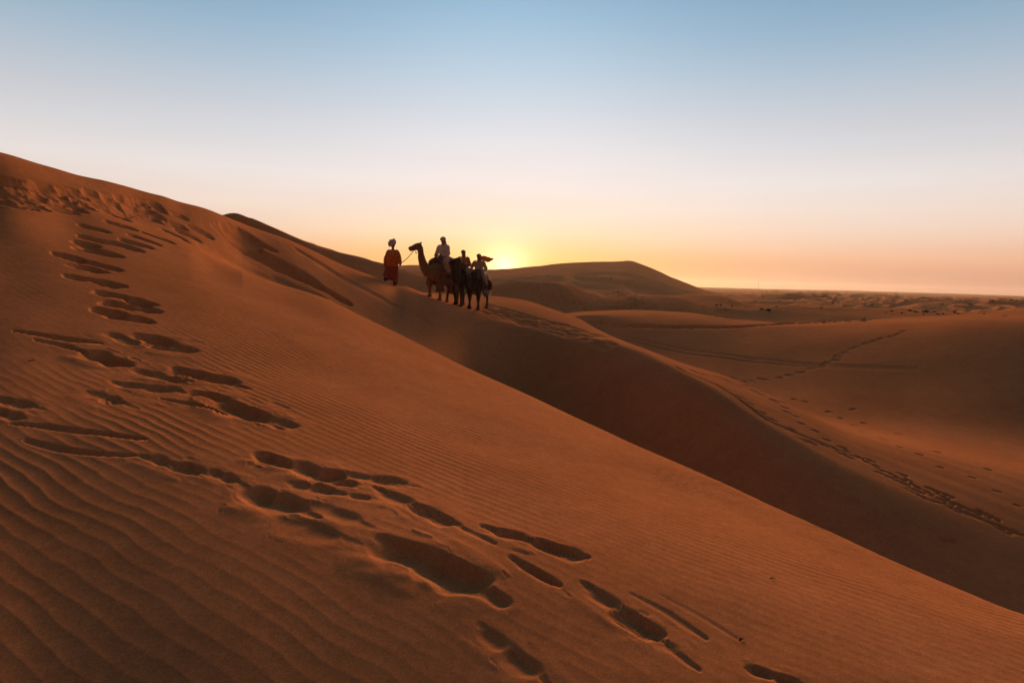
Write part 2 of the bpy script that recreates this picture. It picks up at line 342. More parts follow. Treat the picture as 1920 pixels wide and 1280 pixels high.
# wind ripples on the near dune and, fainter, on the ridge
nx, ny = 0.51, 0.86
un = GX * nx + GY * ny; ut = GX * ny - GY * nx
near = RR < R[RT1][None] * 1.05
warp = 0.036 * perlin(GX / .55, GY / .55, 51) + 0.085 * perlin(un / 1.6, ut / 3.6, 52) + 0.016 * perlin(GX / .2, GY / .2, 53)
ph = 2 * math.pi * (un + warp) / 0.096
rip = 0.9 - 1.9 * np.abs(np.sin(ph / 2 + .12 * np.sin(ph))) ** 0.9       # narrow crests, broad troughs
amp = (0.0009 + 0.0036 * sstep(2.9, 7.0, RR)) * (0.75 + 0.5 * perlin(ut / .8, un / .5, 54)) * np.clip(0.9 + 0.6 * perlin(GX / 1.9, GY / 1.9, 55), .3, 1.4)
smooth = sstep(-4.2, -2.4, GX + 0.12 * (GY - 6)) * 0.85 + 0.15               # the upper left is wind-smoothed
smooth = np.where(GY < 4.5, np.maximum(smooth, 1 - sstep(3.5, 4.5, GY)), smooth)
amp = amp * np.where(near, smooth, 0) * sstep(.6, 1.4, RR) * (1 - sstep(11, 16, RR))
RIP = rip * np.clip(amp, 0, None)

# footprints, drag marks, tracks
rg = random.Random(5)
DENT = np.zeros_like(H); KILL = np.zeros_like(H)
lgR = np.log(RROW)
NZ1 = perlin(GX / .06, GY / .06, 61); NZ2 = perlin(GX / .16, GY / .16, 62)
NZF = perlin(GX / .45, GY / .45, 63)
def dent(pts, wd, dp, tread=0, rim=0.28, soft=1.0, toe=0.0, up=(0, 0)):
    """a print pressed along a world polyline; wd full width, dp depth in metres"""
    pts = [np.asarray(p, float) for p in pts if p is not None]
    if len(pts) < 1: return
    if len(pts) == 1: pts = [pts[0], pts[0] + 1e-3]
    hw = wd / 2; rm = np.hypot(pts[0][0], pts[0][1]); hw = max(hw, rm * .0034); pad = hw * 3.6
    P_ = np.array(pts); rr = np.hypot(P_[:, 0], P_[:, 1]); aa = np.arctan2(P_[:, 0], P_[:, 1])
    r0, r1 = max(.13, rr.min() - pad), rr.max() + pad; da_ = pad / rr.min()
    i0, i1 = np.searchsorted(RROW, [r0, r1]); j0, j1 = np.searchsorted(AZ, [aa.min() - da_, aa.max() + da_])
    if i1 - i0 < 1 or j1 - j0 < 1: return
    sl_ = (slice(i0, i1), slice(j0, j1)); x = GX[sl_]; y = GY[sl_]
    best = np.full(x.shape, 1e9); along = np.zeros(x.shape); side_ = np.zeros(x.shape); tot = 0
    Ls = [np.linalg.norm(pts[i + 1] - pts[i]) for i in range(len(pts) - 1)]; T = sum(Ls)
    for i in range(len(pts) - 1):
        a, b = pts[i], pts[i + 1]; d = (b - a) / max(Ls[i], 1e-6)
        u = (x - a[0]) * d[0] + (y - a[1]) * d[1]; v = -(x - a[0]) * d[1] + (y - a[1]) * d[0]
        uc = np.clip(u, 0, Ls[i]); dist = np.hypot(u - uc, v)
        m_ = dist < best; best = np.where(m_, dist, best); along = np.where(m_, tot + uc, along); side_ = np.where(m_, v, side_)
        tot += Ls[i]
    nf = min(1.0, wd / .13)
    nz = (NZ2[sl_] * .8 + .5 * NZF[sl_]) if rr.mean() < 12 else NZF[sl_]
    f = along / max(T, 1e-6)
    w_end = 1.0 if T < 1.6 * wd else (0.5 + 0.5 * np.sin(np.pi * np.clip(f, 0, 1) ** (0.6 + .8 * rg.random())))
    # the wall towards the light is steep, the one towards the lens slumps out gently
    dirv = pts[-1] - pts[0]; nl = np.array([-dirv[1], dirv[0]]) / max(np.linalg.norm(dirv), 1e-6)
    far = np.sign(nl @ P_.mean(0)); sv_ = side_ * far / np.maximum(best, 1e-5)
    asym = np.where(T > 1e-3 * 1.5, 1.12 - 0.34 * sv_, 1.0)
    s = best / hw / (w_end * asym) * (1 + 0.30 * nz * nf) + 0.08 * nz * nf
    bowl = np.clip(1 - s ** 2, 0, 1) ** (1.15 * soft)
    bowl = bowl * (1 + .25 * nz * nf)
    dd = dp * bowl * (1 + toe * (f - .5) * 2)
    cell = rr.mean() * .0045
    if hw < 4 * cell: rim = rim * max(0, (hw / cell - 2) / 2)
    h = -dd + .55 * rim * min(abs(dp), .05) * np.exp(-((s - 1.35) / .42) ** 2) * (0.7 + 1.0 * nz)
    if rr.mean() < 7: h = h + .0035 * nf * min(1, abs(dp) / .05) * (NZ2[sl_] + .45 * NZ1[sl_]) * np.exp(-((s - .9) / .7) ** 2) * (1 - sstep(1.5, 2.1, s))
    h = np.where(s > 1, h * (1 - sstep(1.7, 2.3, s)), h)
    if tread:
        k = np.sin(2 * np.pi * (along + 0.5 * np.abs(side_)) / tread) * 0.7 + 0.5 * np.sin(2 * np.pi * (side_ + .3 * along) / (tread * 1.7))
        h = h + 0.0065 * k * sstep(.0, .45, bowl) * (0.6 + 0.6 * NZ1[sl_])
        h = h + 0.004 * NZ1[sl_] * sstep(0, .3, bowl)
    D_ = DENT[sl_]; DENT[sl_] = np.where(h < 0, np.minimum(D_, h + .25 * np.minimum(D_, 0)), D_ + .6 * h)
    KILL[sl_] = np.maximum(KILL[sl_], 1 - sstep(.9, 1.7, s))
def step(x0, y0, x1, y1, wd, dp, tread=0):
    """a boot print in loose sand: heel and ball sunk separately, a slumped groove between, sand thrown up beside and behind"""
    a, b = hit(x0, y0), hit(x1, y1)
    d = b - a; Ld = np.linalg.norm(d); d = d / Ld; n = np.array([-d[1], d[0]])
    if n @ (a + b) > 0: n = -n                                       # n points towards the lens
    j = lambda q: rg.uniform(-q, q)
    P = lambda f, o=0: a + d * (Ld * f) + n * (wd * o)
    dent([P(.06), P(.5, j(.12)), P(.94)], wd * .8, dp * (.45 if tread else .24), rim=.12, soft=1.6, tread=tread)
    dent([P(.22 + j(.04), j(.1)), P(.34, j(.1))], wd * rg.uniform(.82, 1.0), dp * rg.uniform(.6, .9), rim=.12, soft=1.6)
    dent([P(.60, j(.1)), P(.76 + j(.05), j(.12))], wd * rg.uniform(.9, 1.12), dp * rg.uniform(.75, 1.0), rim=.12, soft=1.5 if not tread else 1.0, tread=tread)
    if rg.random() < .5: dent([P(.92, .1), P(1.25 + j(.1), .25 + j(.2))], wd * .42, dp * .28, rim=.2, soft=1.5)
    dent([P(.15, .95 + j(.2)), P(.7 + j(.2), 1.05 + j(.2))], wd * .8, -dp * .16, rim=0, soft=1.8)
    dent([P(.5, -.8 + j(.2)), P(1.05, -.7 + j(.2))], wd * .6, -dp * .08, rim=0, soft=1.8)
    for q in range(2):
        p = P(rg.uniform(-.1, 1.3), rg.choice((-1, 1)) * rg.uniform(.6, 1.3)); dent([p, p + d * wd * rg.uniform(.1, .6)], wd * rg.uniform(.16, .34), dp * rg.uniform(-.12, .14), rim=.1, soft=1.4)
def pd(x0, y0, x1, y1, wd, dp, **k):
    a, b = hit(x0, y0), hit(x1, y1)
    if a is None or b is None: return
    d = b - a; Ld = np.linalg.norm(d)
    if Ld > wd: a = a + d / Ld * wd * .4; b = b - d / Ld * wd * .4      # the caps reach the pixels given
    dent([a, b], wd, dp, **k)
def pl(pix, wd, dp, **k):
    dent([hit(*p) for p in pix], wd, dp, **k)

TR = .024
NEARP = [  # x0 y0 x1 y1 thickness(px) depth factor, tread
    (696, 1002, 928, 1098, 84, 1.1, 0), (460, 918, 585, 958, 52, .8, 0), (484, 850, 552, 874, 28, 1.2, 0), (552, 870, 650, 896, 34, 1.1, 0),
    (640, 886, 758, 903, 20, .6, TR), (596, 896, 672, 910, 18, .8, 0), (698, 910, 870, 987, 40, .55, TR), (896, 982, 1114, 1043, 30, .8, TR),
    (1088, 1083, 1264, 1208, 56, .75, TR), (886, 1156, 1040, 1282, 70, .6, 0), (1385, 1243, 1530, 1292, 34, .9, 0), (512, 972, 660, 1014, 46, .3, 0),
    (600, 920, 714, 937, 16, .6, 0), (164, 656, 254, 685, 30, 1.2, 0), (206, 625, 260, 646, 22, .5, TR), (253, 627, 327, 643, 18, 1.1, 0), (262, 644, 378, 658, 16, .8, 0),
    (316, 683, 449, 720, 27, 1.0, 0), (298, 700, 344, 714, 16, 1.0, 0), (208, 713, 344, 732, 20, .6, TR), (163, 731, 244, 760, 30, .4, TR), (360, 732, 430, 748, 20, .9, 0),
    (403, 748, 520, 790, 38, 1.0, 0), (494, 782, 568, 799, 18, .6, 0), (-8, 746, 70, 764, 24, .6, TR), (-14, 772, 54, 788, 24, .8, 0), (258, 851, 410, 892, 32, .7, TR), (388, 880, 454, 904, 24, 1.0, 0),
    (530, 904, 642, 926, 26, .5, 0), (250, 689, 332, 706, 18, .6, 0), (440, 905, 500, 930, 24, .3, 0), (960, 1050, 1060, 1100, 30, .25, 0), (1180, 1165, 1290, 1225, 36, .3, 0),
    (560, 940, 690, 985, 36, .35, 0),
]
for x0, y0, x1, y1, th, df, tr in NEARP:
    mx_, my_ = (x0 + x1) / 2, (y0 + y1) / 2
    a_, b_ = hit(x0, y0), hit(x1, y1); dd_ = (b_ - a_) / np.linalg.norm(b_ - a_)
    q_ = hit(mx_, my_ + th / 2) - hit(mx_, my_ - th / 2); wd_ = abs(q_ @ np.array([-dd_[1], dd_[0]]))
    sh_ = .07 * (1, 0)[tr > 0]; step(x0 + (x1 - x0) * sh_, y0 + (y1 - y0) * sh_, x1 - (x1 - x0) * sh_, y1 - (y1 - y0) * sh_, wd_ * .74, min(.15, .22 * wd_) * df, tr)
for pts_, w_d, d_p in (([(26, 797), (90, 801), (180, 812), (272, 824)], .085, .028), ([(50, 826), (120, 842), (190, 850), (252, 853)], .08, .024), ([(31, 622), (90, 630), (186, 643)], .12, .05), ([(69, 638), (120, 646), (170, 660)], .10, .03),
                       ([(303, 748), (360, 758), (423, 776)], .08, .02), ([(1185, 1107), (1250, 1140), (1325, 1190)], .07, .008), ([(1240, 1110), (1310, 1146), (1390, 1196)], .05, .004), ([(962, 1044), (1000, 1066), (1048, 1092)], .09, .03)):
    pl(pts_, w_d, d_p, soft=1.3, rim=.25, toe=.3)
UPS = [(184, 547, 242, 559), (240, 558, 288, 572), (213, 570, 266, 578), (176, 579, 237, 591), (206, 591, 285, 602), (125, 514, 190, 527), (180, 524, 233, 537), (141, 496, 196, 508), (106, 474, 160, 486), (158, 487, 230, 506),
       (140, 452, 186, 460), (140, 463, 215, 479), (147, 421, 204, 436), (195, 415, 255, 431), (198, 397, 237, 409), (253, 397, 303, 414), (162, 445, 197, 453), (202, 452, 266, 469), (224, 448, 285, 464), (246, 441, 303, 460),
       (264, 435, 325, 455), (305, 428, 365, 457), (327, 428, 373, 449), (349, 423, 402, 446), (120, 478, 150, 486), (176, 466, 214, 476)]
for q in UPS: pd(*q, .24 + .08 * rg.random(), .085, soft=1.0, rim=.2)
# churned sand high on the left
for k in range(170):
    u = rg.random(); x0 = -40 + 330 * u; yc = 338 + 52 * u * .9 + rg.uniform(-8, 42 * (1 - .55 * u))
    ln_ = rg.uniform(9, 28); pd(x0, yc, x0 + ln_, yc + ln_ * .24, rg.uniform(.16, .30), rg.uniform(.045, .085), soft=1.1, rim=.3)
for k in range(16):
    x0 = rg.uniform(150, 330); y0 = 350 + (x0 - 150) * .26 + rg.uniform(0, 26); pd(x0, y0, x0 + 30, y0 + 10, .22, .06)
# long furrows between the near dune and the ridge
pl([(420, 440), (470, 464), (540, 504), (600, 538), (645, 563)], 1.1, .26, rim=.2, soft=1.3)
pl([(352, 452), (430, 486), (520, 526), (600, 556)], .9, .05, rim=.15, soft=1.3)
pl([(425, 430), (470, 445), (500, 462)], 1.0, .2, rim=.2)
pl([(560, 470), (640, 520), (720, 560), (800, 600)], .8, .05, rim=.3, soft=1.5)
for k in range(22):
    x0 = rg.uniform(395, 480); y0 = 415 + (x0 - 395) * .5 + rg.uniform(0, 22); pd(x0, y0, x0 + 26, y0 + 13, .3, .07)
# trampled shoulder behind the camels
for k in range(190):
    u = rg.random(); xa = 908 + 240 * u; lo = 592 + 62 * u; hi = 563 + 66 * u
    yb = hi + 3 + (lo - hi - 4) * rg.random() ** .9
    ln_ = rg.uniform(5, 15)
    if u > .55 and rg.random() < .5: continue
    pd(xa, yb, xa + ln_, yb + ln_ * .22, rg.uniform(.3, .42), rg.uniform(.05, .10), rim=.2)
# tracks over the basin
pl([(1270, 690), (1300, 703), (1345, 722), (1390, 752), (1440, 788), (1500, 815), (1560, 838), (1620, 864)], .16, .05, rim=.3)
T1p = [(1405, 758), (1432, 776), (1450, 788), (1478, 806), (1487, 808), (1512, 824), (1520, 828), (1548, 838), (1560, 842), (1577, 850), (1590, 857), (1605, 858), (1622, 868), (1640, 874), (1655, 882), (1672, 889), (1690, 897), (1703, 903), (1718, 912), (1730, 917), (1745, 920),
       (1770, 931), (1785, 938), (1798, 946), (1812, 953), (1830, 960), (1848, 968), (1862, 974), (1880, 985), (1895, 993), (1908, 1000), (1280, 690), (1300, 695), (1385, 745), (1585, 842), (1630, 862), (1695, 890), (1775, 928), (1840, 960)]
for x0, y0 in T1p: x0 += rg.uniform(-4, 4); y0 += rg.uniform(-3, 3); pd(x0 - rg.uniform(8, 14), y0 - 5, x0 + rg.uniform(9, 16), y0 + 6, .11, .07, rim=.1)
for x0, y0 in T1p[14:30]: pd(x0 - 14, y0 + 2, x0 + 6, y0 + 10, .12, .06)
pl([(1700, 917), (1740, 938), (1770, 944), (1790, 957), (1840, 975)], .08, .04)
T2p = [(1298, 694), (1320, 702), (1340, 703), (1362, 708), (1375, 708), (1368, 715), (1385, 722), (1398, 722), (1412, 732), (1430, 740), (1448, 751), (1452, 756), (1470, 766), (1476, 773), (1492, 783), (1501, 796), (1527, 808), (1546, 823), (1572, 836), (1582, 838),
       (1400, 712), (1410, 711), (1428, 709), (1432, 709), (1448, 748), (1468, 752), (1490, 747), (1512, 754), (1558, 773), (1580, 784), (1604, 797), (1622, 792), (1620, 808), (1656, 822), (1688, 812), (1685, 838), (1724, 852), (1762, 846), (1762, 874), (1852, 878), (1825, 893), (1870, 920), (1605, 768), (1594, 766), (1780, 1010), (1905, 945)]
for x0, y0 in T2p: x0 += rg.uniform(-3, 3); y0 += rg.uniform(-2, 2); pd(x0 - 7, y0 - 1.6, x0 + 7, y0 + 2.0, .12, .06, rim=.08)
T3p = [(1462, 707), (1480, 703), (1502, 697), (1522, 690), (1543, 685), (1553, 679), (1568, 674), (1572, 667), (1585, 660), (1597, 653), (1608, 650), (1624, 643), (1640, 639), (1652, 634), (1672, 630), (1686, 626), (1694, 620)]
for x0, y0 in T3p: pd(x0 - 6, y0 - .9, x0 + 6, y0 + 1.3, .16, .075, rim=.05)
# the long caravan trail below the mound
for k in range(120):
    xa = 1130 + 500 * k / 120 + rg.uniform(-3, 3)
    yt = np.interp(xa, [1078, 1120, 1150, 1200, 1260, 1367, 1476, 1584, 1680, 1770], [592, 598, 606, 611, 613.5, 612.5, 606, 602, 598.5, 594.5])
    pd(xa - 5, yt + rg.uniform(-1.2, 2.0), xa + 6, yt + rg.uniform(-.6, 2.4), .5, .22, rim=.1)
# side spurs of the dunes in the middle distance
for pts_, w_d, d_p in (([(1060, 545), (1092, 557), (1122, 572)], 9, .9), ([(1100, 552), (1135, 563), (1160, 572)], 7, .6), ([(1165, 570), (1188, 576)], 6, .5), ([(1235, 562), (1262, 572), (1280, 578)], 8, .6), ([(975, 540), (1010, 552), (1040, 566)], 8, .5)):
    pl(pts_, w_d, -d_p, rim=0, soft=.8)
# tyre tracks
for off in (0, 7):
    pl([(1165, 634 - off * .5), (1220, 648 - off), (1290, 662 - off), (1380, 674 - off), (1480, 683 - off * .8), (1600, 690 - off * .6), (1720, 692 - off * .6)], .38, .05, rim=.5, soft=1.4)

H += RIP * (1 - KILL) + DENT
print('terrain', H.shape, H.shape[0] * H.shape[1] * 2)

def ground(x, y):
    """height of the finished sand (world z)"""
    r = math.hypot(x, y); a = math.atan2(x, y)
    i = int(np.clip(np.searchsorted(RROW, r) - 1, 0, len(RROW) - 2)); j = int(np.clip(np.searchsorted(AZ, a) - 1, 0, len(AZ) - 2))
    u = (r - RROW[i]) / (RROW[i + 1] - RROW[i]); v = (a - AZ[j]) / (AZ[j + 1] - AZ[j])
    return CAMZ + (H[i, j] * (1 - u) + H[i + 1, j] * u) * (1 - v) + (H[i, j + 1] * (1 - u) + H[i + 1, j + 1] * u) * v

# normals from the whole sheet, so that the pieces join without a seam
V = np.stack([GX, GY, H + CAMZ], -1)
du = np.gradient(V, axis=0); dvv = np.gradient(V, axis=1)
NR = np.cross(dvv, du); NR /= np.linalg.norm(NR, axis=-1, keepdims=True) + 1e-12
NR[NR[..., 2] < 0] *= -1
nr_, nc_ = H.shape
fi = np.minimum((RR[:-1, :-1] > R[RT1][None, :-1]).astype(int) + (RR[:-1, :-1] > R[RT2 + 1][None, :-1]).astype(int) + (RR[:-1, :-1] > R[12][None, :-1]).astype(int), 3)
idx = np.arange(nr_ * nc_).reshape(nr_, nc_)
quads = np.stack([idx[:-1, :-1], idx[:-1, 1:], idx[1:, 1:], idx[1:, :-1]], -1)
def terrain(name, mask, label):
    q = quads[mask].reshape(-1, 4); used, inv = np.unique(q.ravel(), return_inverse=True)
    vv = V.reshape(-1, 3)[used]; nn = NR.reshape(-1, 3)[used]; q = np.ascontiguousarray(inv.reshape(-1, 4)).astype(np.int32)
    me = bpy.data.meshes.new(name)
    me.vertices.add(len(vv)); me.vertices.foreach_set('co', vv.astype(np.float32).ravel())
    me.loops.add(q.size); me.loops.foreach_set('vertex_index', q.ravel())
    me.polygons.add(len(q)); me.polygons.foreach_set('loop_start', np.arange(0, q.size, 4, dtype=np.int32))
    me.polygons.foreach_set('loop_total', np.full(len(q), 4, np.int32))
    me.polygons.foreach_set('use_smooth', np.ones(len(q), bool))
    me.update(calc_edges=True)
    me.normals_split_custom_set_from_vertices(nn.astype(np.float32))
    me.materials.append(M_SAND)
    o = bpy.data.objects.new(name, me); COL.objects.link(o); o['kind'] = 'structure'; o['label'] = label
    return o
terrain('foreground_dune', fi == 0, 'rippled orange sand dune in the foreground marked with shoe prints')
terrain('ridge_dune', fi == 1, 'smooth shaded sand ridge that the camels walk along')
terrain('sand_basin', fi == 2, 'sandy basin beyond the ridge crossed by tracks')
terrain('desert_plain', fi == 3, 'distant dunes and desert plain reaching the horizon')

# ------------------------------------------------------------------ mesh helpers
def tube(bm, pts, rads, n=12, ref=(0, 0, 1), cap=True):
    pts = [Vector(p) for p in pts]; rings = []; ref = Vector(ref)
    for i, p in enumerate(pts):
        t_ = (pts[min(i + 1, len(pts) - 1)] - pts[max(i - 1, 0)]).normalized()
        s = ref.cross(t_)
        if s.length < 0.15: s = Vector((0, 1, 0)).cross(t_) if abs(t_.y) < .8 else Vector((1, 0, 0)).cross(t_)
        s.normalize(); u = t_.cross(s)
        a, b = rads[i] if isinstance(rads[i], (tuple, list)) else (rads[i], rads[i])
        rings.append([bm.verts.new(p + s * (a * math.cos(2 * math.pi * k / n)) + u * (b * math.sin(2 * math.pi * k / n))) for k in range(n)])
    for A, B in zip(rings, rings[1:]):
        for k in range(n): bm.faces.new((A[k], A[(k + 1) % n], B[(k + 1) % n], B[k]))
    if cap:
        bm.faces.new(rings[0][::-1]); bm.faces.new(rings[-1])
def ball(bm, c, r, rot=None, seg=16):
    r = (r, r, r) if not isinstance(r, (tuple, list)) else r
    m = Matrix.Translation(c) @ (rot.to_4x4() if rot else Matrix.Identity(4)) @ Matrix.Diagonal((*r, 1))
    bmesh.ops.create_uvsphere(bm, u_segments=seg, v_segments=seg // 2 + 2, radius=1, matrix=m)
def spline(pts, k=4):
    """Catmull-Rom through control rows of numbers"""
    P_ = [np.array(p, float) for p in pts]; P_ = [2 * P_[0] - P_[1]] + P_ + [2 * P_[-1] - P_[-2]]; out = []
    for i in range(1, len(P_) - 2):
        for j in range(k):
            t_ = j / k; a, b, c, d = P_[i - 1:i + 3]
            out.append(.5 * (2 * b + (c - a) * t_ + (2 * a - 5 * b + 4 * c - d) * t_**2 + (3 * b - a - 3 * c + d) * t_**3))
    out.append(P_[-2]); return out
def stube(bm, rows, k=4, n=12, ref=(0, 0, 1)):
    """rows: x y z ra rb"""
    s = spline(rows, k); tube(bm, [r[:3] for r in s], [(max(r[3], .002), max(r[4], .002)) for r in s], n, ref)
def finish(name, bm, material, parent=None, smooth=True, rot=True):
    bmesh.ops.recalc_face_normals(bm, faces=bm.faces)
    me = bpy.data.meshes.new(name); bm.to_mesh(me); bm.free(); me.materials.append(material)
    if smooth: me.polygons.foreach_set('use_smooth', [True] * len(me.polygons))
    o = bpy.data.objects.new(name, me); COL.objects.link(o)
    if parent: o.parent = parent
    return o
def organic(name, bm, material, parent=None, voxel=.02, sm=6, extra=None):
    """fuse overlapping volumes into one continuous skin"""
    o = finish(name, bm, material, parent)
    m = o.modifiers.new('r', 'REMESH'); m.mode = 'VOXEL'; m.voxel_size = voxel; m.use_smooth_shade = True
    s = o.modifiers.new('s', 'SMOOTH'); s.factor = .5; s.iterations = sm
    dg = bpy.context.evaluated_depsgraph_get(); dg.update()
    me = bpy.data.meshes.new_from_object(o.evaluated_get(dg)); o.modifiers.clear()
    if extra:
        b2 = bmesh.new(); b2.from_mesh(me); extra(b2); bmesh.ops.recalc_face_normals(b2, faces=b2.faces); b2.to_mesh(me); b2.free()
    me.name = name; old = o.data; o.data = me; bpy.data.meshes.remove(old)
    if not me.materials: me.materials.append(material)
    me.polygons.foreach_set('use_smooth', [True] * len(me.polygons))
    return o
def thing(name, label, cat, loc, yaw=0, group=None):
    o = bpy.data.objects.new(name, None); COL.objects.link(o); o.location = loc; o.rotation_euler = (0, 0, yaw)
    o.empty_display_size = .2
    o['label'] = label; o['category'] = cat
    if group: o['group'] = group
    return o
def tag(o, label, cat, group=None):
    o['label'] = label; o['category'] = cat
    if group: o['group'] = group

M_SKIN = mat('skin', (.22, .10, .055), .55, .08, 30)
M_EYE = mat('eye', (.02, .015, .012), .3, .05)
M_HAIR = mat('hair', (.02, .013, .01), .6)
M_LEATHER = mat('leather', (.035, .02, .014), .6)
M_ROPE = mat('rope', (.10, .06, .035), .9, .2, 80)
M_IRON = mat('iron', (.05, .04, .035), .5)

# ------------------------------------------------------------------ people
def hand(bm, wrist, dirv, palm_n, curl=.5, sgn=1):
    """palm, four bent fingers and a thumb, as one set of tapering chains"""
    d = Vector(dirv).normalized(); nrm = Vector(palm_n); nrm = (nrm - d * nrm.dot(d)).normalized(); s = d.cross(nrm) * sgn
    wv = Vector(wrist)
    tube(bm, [wv - d * .01, wv + d * .04, wv + d * .085], [(.024, .016), (.038, .015), (.038, .012)], 10, nrm)
    for k, (off, ln_) in enumerate(((-.028, .062), (-.0095, .072), (.0095, .068), (.027, .052))):
        p = wv + d * .08 + s * off; dd = d.copy(); pts = [p - d * .015]
        for j in range(3):
            pts.append(pts[-1] + dd * (ln_ * (.015 / ln_ + (.42, .32, .26)[j])))
            dd = (dd * math.cos(curl) + nrm * math.sin(curl)).normalized()
        tube(bm, pts, [.0095, .0092, .0085, .006], 8)
    p = wv + d * .02 - s * .026; dd = (d * .6 - s * .7 + nrm * .3).normalized()
    tube(bm, [p, p + dd * .032, p + dd * .05 + d * .02 + nrm * .012, p + dd * .055 + d * .04 + nrm * .02], [.013, .011, .010, .007], 8)
def head(bm, c, yaw=0.0, pitch=0.0):
    """c: centre of the skull; faces +X turned by yaw"""
    R_ = Matrix.Rotation(yaw, 3, 'Z') @ Matrix.Rotation(pitch, 3, 'Y'); c = Vector(c); q = lambda *v: c + R_ @ Vector(v)
    ball(bm, q(-.01, 0, .03), (.097, .076, .09), R_)
    ball(bm, q(.018, 0, -.035), (.07, .06, .085), R_)
    ball(bm, q(.05, 0, -.09), (.032, .034, .028), R_)                       # chin
    tube(bm, [q(.085, 0, .02), q(.103, 0, -.02), q(.098, 0, -.03)], [.009, .014, .012], 8)   # nose
    ball(bm, q(.072, 0, .03), (.02, .055, .012), R_, 10)                    # brow
    ball(bm, q(.083, 0, -.058), (.012, .024, .007), R_, 10); ball(bm, q(.081, 0, -.07), (.011, .02, .007), R_, 10)   # lips
    for s in (-1, 1):
        ball(bm, q(-.01, s * .077, -.01), (.018, .008, .03), R_, 10)
    return q, R_
def eyes(q, R_, parent):
    for s in (-1, 1):
        b = bmesh.new(); ball(b, q(.076, s * .03, .008), .011, None, 8); finish('eye', b, M_EYE, parent)

